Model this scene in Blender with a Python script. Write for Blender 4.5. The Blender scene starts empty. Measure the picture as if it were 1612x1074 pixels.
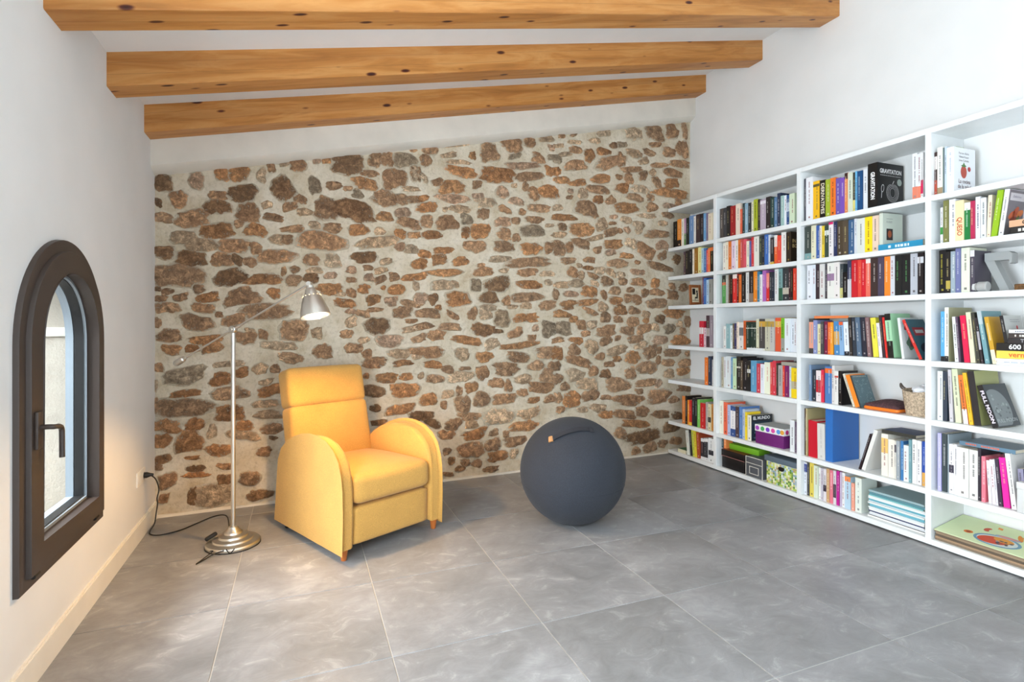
import bpy, bmesh, math, random
from mathutils import Vector, Matrix, noise

R = math.radians
SC = bpy.context.scene
COL = SC.collection

# ------------------------------------------------------------------ camera, world, lights, exposure
cam_data = bpy.data.cameras.new('camera')
cam_data.sensor_width = 36.0
cam_data.lens = 842.629 / 1612 * 36.0
cam_data.shift_y = -28.26 / 1612
cam_data.clip_start = 0.05
cam = bpy.data.objects.new('camera', cam_data)
COL.objects.link(cam)
cam.location = (-0.313, -1.972, 1.216)
cam.rotation_euler = (R(90), 0, -0.377)
SC.camera = cam

world = bpy.data.worlds.new('sky')
SC.world = world
world.use_nodes = True
wb = world.node_tree.nodes['Background']
wb.inputs['Color'].default_value = (0.80, 0.91, 1.0, 1)
wb.inputs['Strength'].default_value = 0.9

SC.view_settings.view_transform = 'Standard'
SC.view_settings.look = 'None'
SC.view_settings.gamma = 1
SC.view_settings.use_curve_mapping = False
SC.view_settings.exposure = 0.08


def area_light(name, loc, rot, sx, sy, energy, color):
    d = bpy.data.lights.new(name, 'AREA')
    d.shape = 'RECTANGLE'
    d.size, d.size_y = sx, sy
    d.energy = energy
    d.color = color
    o = bpy.data.objects.new(name, d)
    o.location = loc
    o.rotation_euler = rot
    COL.objects.link(o)
    return o


def aim(o, target):
    d = Vector(target) - o.location
    o.rotation_euler = d.to_track_quat('-Z', 'Y').to_euler()


XL, XR = -1.154, 3.163          # left and right wall faces

# open sky outside the two windows of the left wall, and an added fill light at the unseen rear wall
aim(area_light('arch_window_daylight', (-3.1, 0.30, 2.15), (0, 0, 0), 2.4, 2.0, 520, (0.80, 0.91, 1.0)), (0.1, .60, .10))
aim(area_light('side_window_daylight', (XL - .34, -1.20, 1.16), (0, 0, 0), 1.46, 1.24, 165, (0.80, 0.91, 1.0)), (2.5, -.55, 1.35))
area_light('rear_fill_light', (1.0, -3.97, 1.45), (R(112), 0, 0), 3.6, 2.3, 40, (0.82, 0.92, 1.0))

# added sunlight: bounces off the unseen floor behind the photographer to brighten the ceiling
sd = bpy.data.lights.new('ceiling_bounce_sun', 'SUN')
sd.energy = 42
sd.angle = R(1)
sd.color = (.90, .96, 1.0)
so_ = bpy.data.objects.new('ceiling_bounce_sun', sd)
so_.rotation_euler = Vector((-.30, .62, -.74)).to_track_quat('-Z', 'Y').to_euler()
COL.objects.link(so_)

# ------------------------------------------------------------------ dimensions (metres)
YB = -4.0                       # rear wall
SL = 0.2365                     # roof slope along x
SA, SB = 2.012, 0.05            # stone wall: y = SA + SB * x
XS = 2.874                      # front of the bookcase


def ceil_z(x):
    return 2.483 + SL * (x - XL)


def stone_y(x):
    return SA + SB * x


# ------------------------------------------------------------------ materials
def lin(h):
    if isinstance(h, str):
        c = [int(h[i:i + 2], 16) / 255 for i in (0, 2, 4)]
    else:
        c = [v / 255 for v in h]
    return tuple(v / 12.92 if v <= .04045 else ((v + .055) / 1.055) ** 2.4 for v in c) + (1.0,)


class NT:
    """small wrapper for building node materials"""

    def __init__(self, name):
        self.m = bpy.data.materials.new(name)
        self.m.use_nodes = True
        self.t = self.m.node_tree
        self.n = self.t.nodes
        self.b = self.n['Principled BSDF']

    def add(self, kind, **kw):
        n = self.n.new(kind)
        for k, v in kw.items():
            setattr(n, k, v)
        return n

    def link(self, a, b):
        self.t.links.new(a, b)

    def noise(self, scale, detail=4, rough=.6, vec=None, dist=0.0):
        n = self.add('ShaderNodeTexNoise')
        n.inputs['Scale'].default_value = scale
        n.inputs['Detail'].default_value = detail
        n.inputs['Roughness'].default_value = rough
        n.inputs['Distortion'].default_value = dist
        if vec is not None:
            self.link(vec, n.inputs['Vector'])
        return n

    def ramp(self, fac, stops):
        r = self.add('ShaderNodeValToRGB')
        e = r.color_ramp.elements
        e[0].position, e[0].color = stops[0]
        e[1].position, e[1].color = stops[-1]
        for p, c in stops[1:-1]:
            x = e.new(p)
            x.color = c
        self.link(fac, r.inputs['Fac'])
        return r

    def mix(self, a, b, fac, blend='MIX'):
        m = self.add('ShaderNodeMix', data_type='RGBA', blend_type=blend)
        for s, v in ((m.inputs[6], a), (m.inputs[7], b), (m.inputs[0], fac)):
            if hasattr(v, 'links') or hasattr(v, 'is_linked'):
                self.link(v, s)
            else:
                s.default_value = v
        return m.outputs[2]

    def coords(self, kind='Object', scale=(1, 1, 1), loc=None):
        c = self.add('ShaderNodeTexCoord')
        mp = self.add('ShaderNodeMapping')
        mp.inputs['Scale'].default_value = scale
        self.link(c.outputs[kind], mp.inputs['Vector'])
        if loc is not None:
            self.link(loc, mp.inputs['Location'])
        return mp.outputs[0]

    def bump(self, height, strength, dist=.01):
        b = self.add('ShaderNodeBump')
        b.inputs['Strength'].default_value = strength
        b.inputs['Distance'].default_value = dist
        self.link(height, b.inputs['Height'])
        self.link(b.outputs[0], self.b.inputs['Normal'])

    def set(self, **kw):
        for k, v in kw.items():
            self.b.inputs[k.replace('_', ' ')].default_value = v
        return self


MATS = {}


def plain(name, color, rough=.5, metal=0.0, bump=0.0, bscale=300, vary=.04):
    """a plain painted / plastic / metal surface with a little procedural variation"""
    if name in MATS:
        return MATS[name]
    t = NT(name)
    c = lin(color)
    v = t.coords('Object')
    n = t.noise(6, 3, .5, v)
    d = tuple(max(0, x * (1 - vary)) for x in c[:3]) + (1,)
    l = tuple(min(1, x * (1 + vary)) for x in c[:3]) + (1,)
    r = t.ramp(n.outputs['Fac'], [(.3, d), (.7, l)])
    t.link(r.outputs[0], t.b.inputs['Base Color'])
    t.set(Roughness=rough, Metallic=metal)
    if bump:
        nb = t.noise(bscale, 3, .6, v)
        t.bump(nb.outputs['Fac'], bump, .002)
    MATS[name] = t.m
    return t.m


def attr_mat(name, rough=.5, bump=.0, mottled=0.0, vscale=40):
    """colour comes from the mesh colour attribute 'Col'"""
    t = NT(name)
    a = t.add('ShaderNodeAttribute', attribute_name='Col')
    col = a.outputs['Color']
    v = t.coords('Object')
    if mottled:
        n = t.noise(vscale, 5, .65, v)
        r = t.ramp(n.outputs['Fac'], [(.3, (1 - mottled,) * 3 + (1,)), (.7, (1 + mottled,) * 3 + (1,))])
        col = t.mix(col, r.outputs[0], 1.0, 'MULTIPLY')
    t.link(col, t.b.inputs['Base Color'])
    t.set(Roughness=rough)
    if bump:
        nb = t.noise(vscale * 3, 5, .6, v)
        t.bump(nb.outputs['Fac'], bump, .003)
    return t.m


def mat_white_wall():
    t = NT('white_plaster_paint')
    v = t.coords('Object')
    n = t.noise(2.2, 4, .5, v)
    r = t.ramp(n.outputs['Fac'], [(.3, lin('e4e4e2')), (.7, lin('ecebe9'))])
    t.link(r.outputs[0], t.b.inputs['Base Color'])
    nb = t.noise(60, 4, .6, v)
    t.bump(nb.outputs['Fac'], .06, .004)
    t.set(Roughness=.85)
    return t.m


def mat_mortar():
    t = NT('lime_mortar')
    v = t.coords('Object')
    n = t.noise(5, 6, .6, v)
    n2 = t.noise(38, 6, .7, v)
    r = t.ramp(n.outputs['Fac'], [(.28, lin('b5a184')), (.42, lin('c9bba2')), (.55, lin('d3c7b2')), (.72, lin('ded5c4'))])
    r2 = t.ramp(n2.outputs['Fac'], [(.25, (.72, .68, .62, 1)), (.5, (1, 1, 1, 1)), (.8, (1.06, 1.05, 1.04, 1))])
    t.link(t.mix(r.outputs[0], r2.outputs[0], 1.0, 'MULTIPLY'), t.b.inputs['Base Color'])
    t.bump(n2.outputs['Fac'], .75, .012)
    t.set(Roughness=.95)
    return t.m


def mat_stone():
    t = NT('rubble_stone')
    a = t.add('ShaderNodeAttribute', attribute_name='Col')
    v = t.coords('Object')
    oi = t.add('ShaderNodeObjectInfo')
    vm = t.add('ShaderNodeVectorMath', operation='ADD')
    cx = t.add('ShaderNodeCombineXYZ')
    mu = t.add('ShaderNodeMath', operation='MULTIPLY')
    t.link(oi.outputs['Random'], mu.inputs[0])
    mu.inputs[1].default_value = 31.0
    for i in range(3):
        t.link(mu.outputs[0], cx.inputs[i])
    t.link(v, vm.inputs[0])
    t.link(cx.outputs[0], vm.inputs[1])
    v = vm.outputs[0]
    n = t.noise(24, 8, .72, v, .5)
    n2 = t.noise(85, 6, .7, v)
    r = t.ramp(n.outputs['Fac'], [(.34, (.36, .32, .29, 1)), (.43, (.74, .69, .65, 1)), (.53, (1.08, 1.05, 1.02, 1)), (.62, (1.75, 1.72, 1.66, 1))])
    r2 = t.ramp(n2.outputs['Fac'], [(.32, (.62, .58, .54, 1)), (.5, (1, 1, 1, 1)), (.68, (1.3, 1.28, 1.25, 1))])
    c = t.mix(a.outputs['Color'], r.outputs[0], 1.0, 'MULTIPLY')
    c = t.mix(c, r2.outputs[0], 1.0, 'MULTIPLY')
    # lime mortar smeared over the rims of the stones
    s1 = t.add('ShaderNodeMath', operation='MULTIPLY_ADD')
    t.link(n2.outputs['Fac'], s1.inputs[0])
    s1.inputs[1].default_value = 1.2
    t.link(a.outputs['Alpha'], s1.inputs[2])
    s2 = t.add('ShaderNodeMath', operation='MULTIPLY_ADD')
    t.link(n.outputs['Fac'], s2.inputs[0])
    s2.inputs[1].default_value = 1.3
    t.link(s1.outputs[0], s2.inputs[2])
    mr = t.add('ShaderNodeMapRange')
    t.link(s2.outputs[0], mr.inputs['Value'])
    mr.inputs['From Min'].default_value = 1.74
    mr.inputs['From Max'].default_value = 1.98
    mort = t.ramp(n2.outputs['Fac'], [(.3, lin('bcae94')), (.6, lin('d8ccb6'))])
    c = t.mix(mort.outputs[0], c, mr.outputs['Result'])
    t.link(c, t.b.inputs['Base Color'])
    h = t.add('ShaderNodeMath', operation='ADD')
    t.link(n.outputs['Fac'], h.inputs[0])
    t.link(n2.outputs['Fac'], h.inputs[1])
    t.bump(h.outputs[0], 1.0, .014)
    t.set(Roughness=.92)
    return t.m


def mat_tile():
    t = NT('grey_porcelain_tile')
    oi = t.add('ShaderNodeObjectInfo')
    sc = t.add('ShaderNodeVectorMath', operation='SCALE')
    cmb = t.add('ShaderNodeCombineXYZ')
    for i in range(3):
        t.link(oi.outputs['Random'], cmb.inputs[i])
    t.link(cmb.outputs[0], sc.inputs[0])
    sc.inputs['Scale'].default_value = 37.0
    v = t.coords('Object', (1, 1, 1), sc.outputs[0])
    v2 = t.coords('Object', (1.3, 2.0, 1), sc.outputs[0])
    n1 = t.noise(2.1, 5, .6, v, .6)
    n2 = t.noise(5.5, 8, .72, v2, 1.0)
    n3 = t.noise(90, 3, .6, v)
    r1 = t.ramp(n1.outputs['Fac'], [(.3, lin('7b7b7b')), (.55, lin('8e8e8f')), (.75, lin('a6a7a8'))])
    r2 = t.ramp(n2.outputs['Fac'], [(.32, (.78, .78, .77, 1)), (.48, (.97, .97, .97, 1)), (.57, (1.08, 1.08, 1.08, 1)), (.66, (1.5, 1.5, 1.49, 1))])
    c = t.mix(r1.outputs[0], r2.outputs[0], .8, 'MULTIPLY')
    t.link(c, t.b.inputs['Base Color'])
    rr = t.ramp(n2.outputs['Fac'], [(.3, (.30, .30, .30, 1)), (.75, (.46, .46, .46, 1))])
    t.link(rr.outputs[0], t.b.inputs['Roughness'])
    t.bump(n3.outputs['Fac'], .04, .002)
    return t.m


def mat_pine():
    t = NT('varnished_pine')
    oi = t.add('ShaderNodeObjectInfo')
    sc = t.add('ShaderNodeMath', operation='MULTIPLY')
    t.link(oi.outputs['Random'], sc.inputs[0])
    sc.inputs[1].default_value = 23.0
    v = t.coords('Object', (.9, 9, 9), sc.outputs[0])
    vk = t.coords('Object', (4.5, 13, 13), sc.outputs[0])
    n = t.noise(2.0, 6, .6, v, .8)
    r = t.ramp(n.outputs['Fac'], [(.25, lin('9c662e')), (.45, lin('bb7d3c')), (.6, lin('c88f50')), (.78, lin('ae7236'))])
    # laminations
    w = t.add('ShaderNodeTexWave', bands_direction='Z')
    w.inputs['Scale'].default_value = .25
    w.inputs['Distortion'].default_value = 6
    w.inputs['Detail'].default_value = 3
    t.link(v, w.inputs['Vector'])
    c = t.mix(r.outputs[0], lin('a06a34'), .0)
    rw = t.ramp(w.outputs['Fac'], [(.0, (.88, .84, .8, 1)), (.5, (1.02, 1.02, 1.02, 1)), (1, (1, 1, 1, 1))])
    c = t.mix(c, rw.outputs[0], 1.0, 'MULTIPLY')
    # knots
    vo = t.add('ShaderNodeTexVoronoi')
    vo.inputs['Scale'].default_value = 1.0
    t.link(vk, vo.inputs['Vector'])
    vo.inputs['Randomness'].default_value = 1.0
    rk = t.ramp(vo.outputs['Distance'], [(.06, lin('4a2512')), (.10, lin('7a4420')), (.16, (1, 1, 1, 1))])
    ck = t.mix(c, rk.outputs[0], 1.0, 'MULTIPLY')
    t.link(ck, t.b.inputs['Base Color'])
    t.bump(n.outputs['Fac'], .12, .003)
    t.set(Roughness=.5)
    return t.m


def mat_fabric(name, color, dark=.75, light=1.2, scale=420, bump=.5, sheen=.15):
    t = NT(name)
    v = t.coords('Object')
    n = t.noise(scale, 2, .7, v)
    n2 = t.noise(7, 3, .5, v)
    c = lin(color)
    r = t.ramp(n.outputs['Fac'], [(.3, tuple(x * dark for x in c[:3]) + (1,)), (.7, tuple(min(1, x * light) for x in c[:3]) + (1,))])
    r2 = t.ramp(n2.outputs['Fac'], [(.3, (.95, .95, .95, 1)), (.7, (1.04, 1.04, 1.04, 1))])
    t.link(t.mix(r.outputs[0], r2.outputs[0], 1.0, 'MULTIPLY'), t.b.inputs['Base Color'])
    t.bump(n.outputs['Fac'], bump, .002)
    t.set(Roughness=.92)
    t.b.inputs['Sheen Weight'].default_value = sheen
    return t.m


def mat_glass():
    t = NT('window_glass')
    out = t.n['Material Output']
    tr = t.add('ShaderNodeBsdfTransparent')
    gl = t.add('ShaderNodeBsdfGlossy')
    gl.inputs['Roughness'].default_value = .02
    mx = t.add('ShaderNodeMixShader')
    mx.inputs[0].default_value = .06
    t.link(tr.outputs[0], mx.inputs[1])
    t.link(gl.outputs[0], mx.inputs[2])
    t.link(mx.outputs[0], out.inputs['Surface'])
    return t.m


def mat_emit(name, color, strength):
    t = NT(name)
    t.b.inputs['Emission Color'].default_value = color
    t.b.inputs['Emission Strength'].default_value = strength
    t.b.inputs['Base Color'].default_value = color
    return t.m


WALL = mat_white_wall()
MORTAR = mat_mortar()
STONE = mat_stone()
TILE = mat_tile()
PINE = mat_pine()
MUSTARD = mat_fabric('mustard_upholstery', 'cd9c4e', .80, 1.18, 330, .45)
BALLFAB = mat_fabric('charcoal_felt', '2a2e36', .72, 1.35, 260, .5, .05)
GLASS = mat_glass()
BOOK = attr_mat('book_cover_print', .42)
INK = attr_mat('printed_ink', .5)
PAGES = plain('book_pages', 'e8e0cc', .9, 0, .3, 500)
STEEL = plain('brushed_steel', 'dad6ce', .30, 1.0, .05, 200)
DARKF = plain('dark_bronze_aluminium', '40352f', .42, 0, .1, 500)
SHELFW = plain('white_lacquer_board', 'e9ecec', .42)
BLACK = plain('black_plastic', '131212', .5)


# ------------------------------------------------------------------ mesh helpers
def link_obj(name, me, mat=None, parent=None, smooth=False):
    if mat is not None and not me.materials:
        me.materials.append(mat)
    if smooth:
        for p in me.polygons:
            p.use_smooth = True
    o = bpy.data.objects.new(name, me)
    COL.objects.link(o)
    if parent is not None:
        o.parent = parent
    return o


def from_bm(name, bm, mat=None, parent=None, smooth=False):
    bmesh.ops.recalc_face_normals(bm, faces=bm.faces[:])
    me = bpy.data.meshes.new(name)
    bm.to_mesh(me)
    bm.free()
    return link_obj(name, me, mat, parent, smooth)


def auto_smooth(o, ang=40):
    me = o.data
    for p in me.polygons:
        p.use_smooth = True
    bm = bmesh.new()
    bm.from_mesh(me)
    for e in bm.edges:
        if len(e.link_faces) == 2:
            e.smooth = e.calc_face_angle(0) < R(ang)
    bm.to_mesh(me)
    bm.free()
    return o


def bm_box(bm, x0, x1, y0, y1, z0, z1):
    v = [bm.verts.new(p) for p in ((x0, y0, z0), (x1, y0, z0), (x1, y1, z0), (x0, y1, z0), (x0, y0, z1), (x1, y0, z1), (x1, y1, z1), (x0, y1, z1))]
    return [bm.faces.new([v[i] for i in f]) for f in ((0, 3, 2, 1), (4, 5, 6, 7), (0, 1, 5, 4), (1, 2, 6, 5), (2, 3, 7, 6), (3, 0, 4, 7))]


def box(name, x0, x1, y0, y1, z0, z1, mat, parent=None, bev=0.0, seg=2):
    bm = bmesh.new()
    bm_box(bm, min(x0, x1), max(x0, x1), min(y0, y1), max(y0, y1), min(z0, z1), max(z0, z1))
    if bev:
        bmesh.ops.bevel(bm, geom=bm.edges[:], offset=bev, segments=seg, affect='EDGES', profile=.5)
    o = from_bm(name, bm, mat, parent)
    if bev and seg > 1:
        auto_smooth(o, 50)
    return o


def set_col(me, cols):
    """cols: one linear colour or one per face"""
    a = me.color_attributes.new('Col', 'FLOAT_COLOR', 'CORNER')
    for i, p in enumerate(me.polygons):
        c = cols if not isinstance(cols, list) else cols[i]
        for li in p.loop_indices:
            a.data[li].color = c


def lathe(name, prof, mat, parent=None, n=40, loc=(0, 0, 0), smooth=True, ang=35, axis=None):
    bm = bmesh.new()
    rings = []
    for r, z in prof:
        if r < 1e-6:
            rings.append([bm.verts.new((0, 0, z))])
        else:
            rings.append([bm.verts.new((r * math.cos(2 * math.pi * i / n), r * math.sin(2 * math.pi * i / n), z)) for i in range(n)])
    for a, b in zip(rings, rings[1:]):
        for i in range(n):
            j = (i + 1) % n
            if len(a) == 1 and len(b) == 1:
                continue
            if len(a) == 1:
                bm.faces.new((a[0], b[i], b[j]))
            elif len(b) == 1:
                bm.faces.new((a[i], a[j], b[0]))
            else:
                bm.faces.new((a[i], a[j], b[j], b[i]))
    if axis is not None:
        q = Vector((0, 0, 1)).rotation_difference(Vector(axis).normalized())
        bmesh.ops.rotate(bm, verts=bm.verts[:], cent=(0, 0, 0), matrix=q.to_matrix())
    bmesh.ops.translate(bm, verts=bm.verts[:], vec=loc)
    o = from_bm(name, bm, mat, parent)
    if smooth:
        auto_smooth(o, ang)
    return o


def tube(name, pts, rad, mat, parent=None, n=8, closed=False, caps=True):
    pts = [Vector(p) for p in pts]
    bm = bmesh.new()
    rings = []
    N = len(pts)
    up = None
    for i, p in enumerate(pts):
        if closed:
            t = pts[(i + 1) % N] - pts[i - 1]
        else:
            t = pts[min(i + 1, N - 1)] - pts[max(i - 1, 0)]
        t.normalize()
        if up is None:
            up = Vector((0, 0, 1)) if abs(t.z) < .9 else Vector((1, 0, 0))
        a = (up - t * up.dot(t)).normalized()
        up = a
        b = t.cross(a)
        r = rad[i] if isinstance(rad, (list, tuple)) else rad
        rings.append([bm.verts.new(p + a * (r * math.cos(2 * math.pi * k / n)) + b * (r * math.sin(2 * math.pi * k / n))) for k in range(n)])
    prs = list(zip(rings, rings[1:]))
    if closed:
        prs.append((rings[-1], rings[0]))
    for a, b in prs:
        for k in range(n):
            bm.faces.new((a[k], a[(k + 1) % n], b[(k + 1) % n], b[k]))
    if caps and not closed:
        bm.faces.new(rings[0])
        bm.faces.new(rings[-1])
    o = from_bm(name, bm, mat, parent)
    auto_smooth(o, 60)
    return o


def spline(pts, k=8):
    """Catmull-Rom through the points"""
    P = [Vector(p) for p in pts]
    P = [P[0] * 2 - P[1]] + P + [P[-1] * 2 - P[-2]]
    out = []
    for i in range(1, len(P) - 2):
        for j in range(k):
            t = j / k
            a, b, c, d = P[i - 1], P[i], P[i + 1], P[i + 2]
            out.append(.5 * ((2 * b) + (c - a) * t + (2 * a - 5 * b + 4 * c - d) * t * t + (3 * b - a - 3 * c + d) * t ** 3))
    out.append(P[-2])
    return out


def rbox(name, hx, hy, hz, r, mat, parent=None, n=12, crown=(0, 0, 0), xf=None):
    """rounded cushion: half sizes, corner radius, crown = extra bulge along +x, +y(front, -y), +z"""
    bm = bmesh.new()
    bmesh.ops.create_cube(bm, size=2)
    bmesh.ops.subdivide_edges(bm, edges=bm.edges[:], cuts=n - 1, use_grid_fill=True)
    H = (hx, hy, hz)
    for v in bm.verts:
        p = Vector((math.sin(v.co.x * math.pi / 2) * .35 + v.co.x * .65, math.sin(v.co.y * math.pi / 2) * .35 + v.co.y * .65, math.sin(v.co.z * math.pi / 2) * .35 + v.co.z * .65))
        q = Vector([p[i] * H[i] for i in range(3)])
        c = Vector([max(-(H[i] - r), min(H[i] - r, q[i])) for i in range(3)])
        d = q - c
        if d.length > 1e-9:
            d = d.normalized() * r
        co = c + d
        u = [1 - (co[i] / H[i]) ** 2 for i in range(3)]
        b = Vector((0, 0, 0))
        if co.z > 0:
            b.z += crown[2] * u[0] * u[1] * (co.z / hz)
        if co.y < 0:
            b.y -= crown[1] * u[0] * u[2] * (-co.y / hy)
        b.x += crown[0] * u[1] * u[2] * (co.x / hx)
        v.co = co + b
    if xf is not None:
        bm.transform(xf)
    return from_bm(name, bm, mat, parent, smooth=True)


def thing(name, label, cat, loc=(0, 0, 0), rot=(0, 0, 0), group=None):
    o = bpy.data.objects.new(name, None)
    o.empty_display_size = .05
    COL.objects.link(o)
    o.location = loc
    o.rotation_euler = rot
    return tag(o, label, cat, group)


def tag(o, label, cat, group=None):
    o['label'] = label
    o['category'] = cat
    if group:
        o['group'] = group
    return o


def struct(o, label=None):
    o['kind'] = 'structure'
    if label:
        o['label'] = label
    return o


def text_mesh(name, body, size, origin, right, up, color, parent, bold=0.0, fit=None, align='CENTER', squeeze=1.0):
    """flat printed lettering as a mesh lying in the plane of right / up"""
    cu = bpy.data.curves.new('tmp_text', 'FONT')
    cu.body = body
    cu.size = size
    cu.offset = bold
    cu.align_x = align
    cu.align_y = 'CENTER'
    cu.resolution_u = 2
    o = bpy.data.objects.new('tmp_text', cu)
    COL.objects.link(o)
    dg = bpy.context.evaluated_depsgraph_get()
    me = bpy.data.meshes.new_from_object(o.evaluated_get(dg))
    bpy.data.objects.remove(o)
    bpy.data.curves.remove(cu)
    r, u = Vector(right).normalized(), Vector(up).normalized()
    n = r.cross(u)
    xs = [v.co.x for v in me.vertices] or [0, 1]
    k = squeeze
    if fit:
        k = fit / max(1e-6, max(xs) - min(xs))
    for v in me.vertices:
        v.co = Vector(origin) + r * (v.co.x * k) + u * v.co.y + n * .0004
    me.name = name
    set_col(me, lin(color))
    me.materials.clear()
    me.materials.append(INK)
    o = bpy.data.objects.new(name, me)
    COL.objects.link(o)
    o.parent = parent
    return o


def flat_poly(name, pts, color, parent, mat=None):
    """one or more flat printed shapes (lists of 3-d points, or (points, colour))"""
    me = bpy.data.meshes.new(name)
    V, F, Cc = [], [], []
    for item in pts:
        poly, c = item if (isinstance(item, tuple) and isinstance(item[1], str)) else (item, color)
        F.append(list(range(len(V), len(V) + len(poly))))
        V += [tuple(p) for p in poly]
        Cc.append(lin(c))
    me.from_pydata(V, [], F)
    set_col(me, Cc)
    me.materials.append(mat or INK)
    o = bpy.data.objects.new(name, me)
    COL.objects.link(o)
    o.parent = parent
    return o

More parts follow.
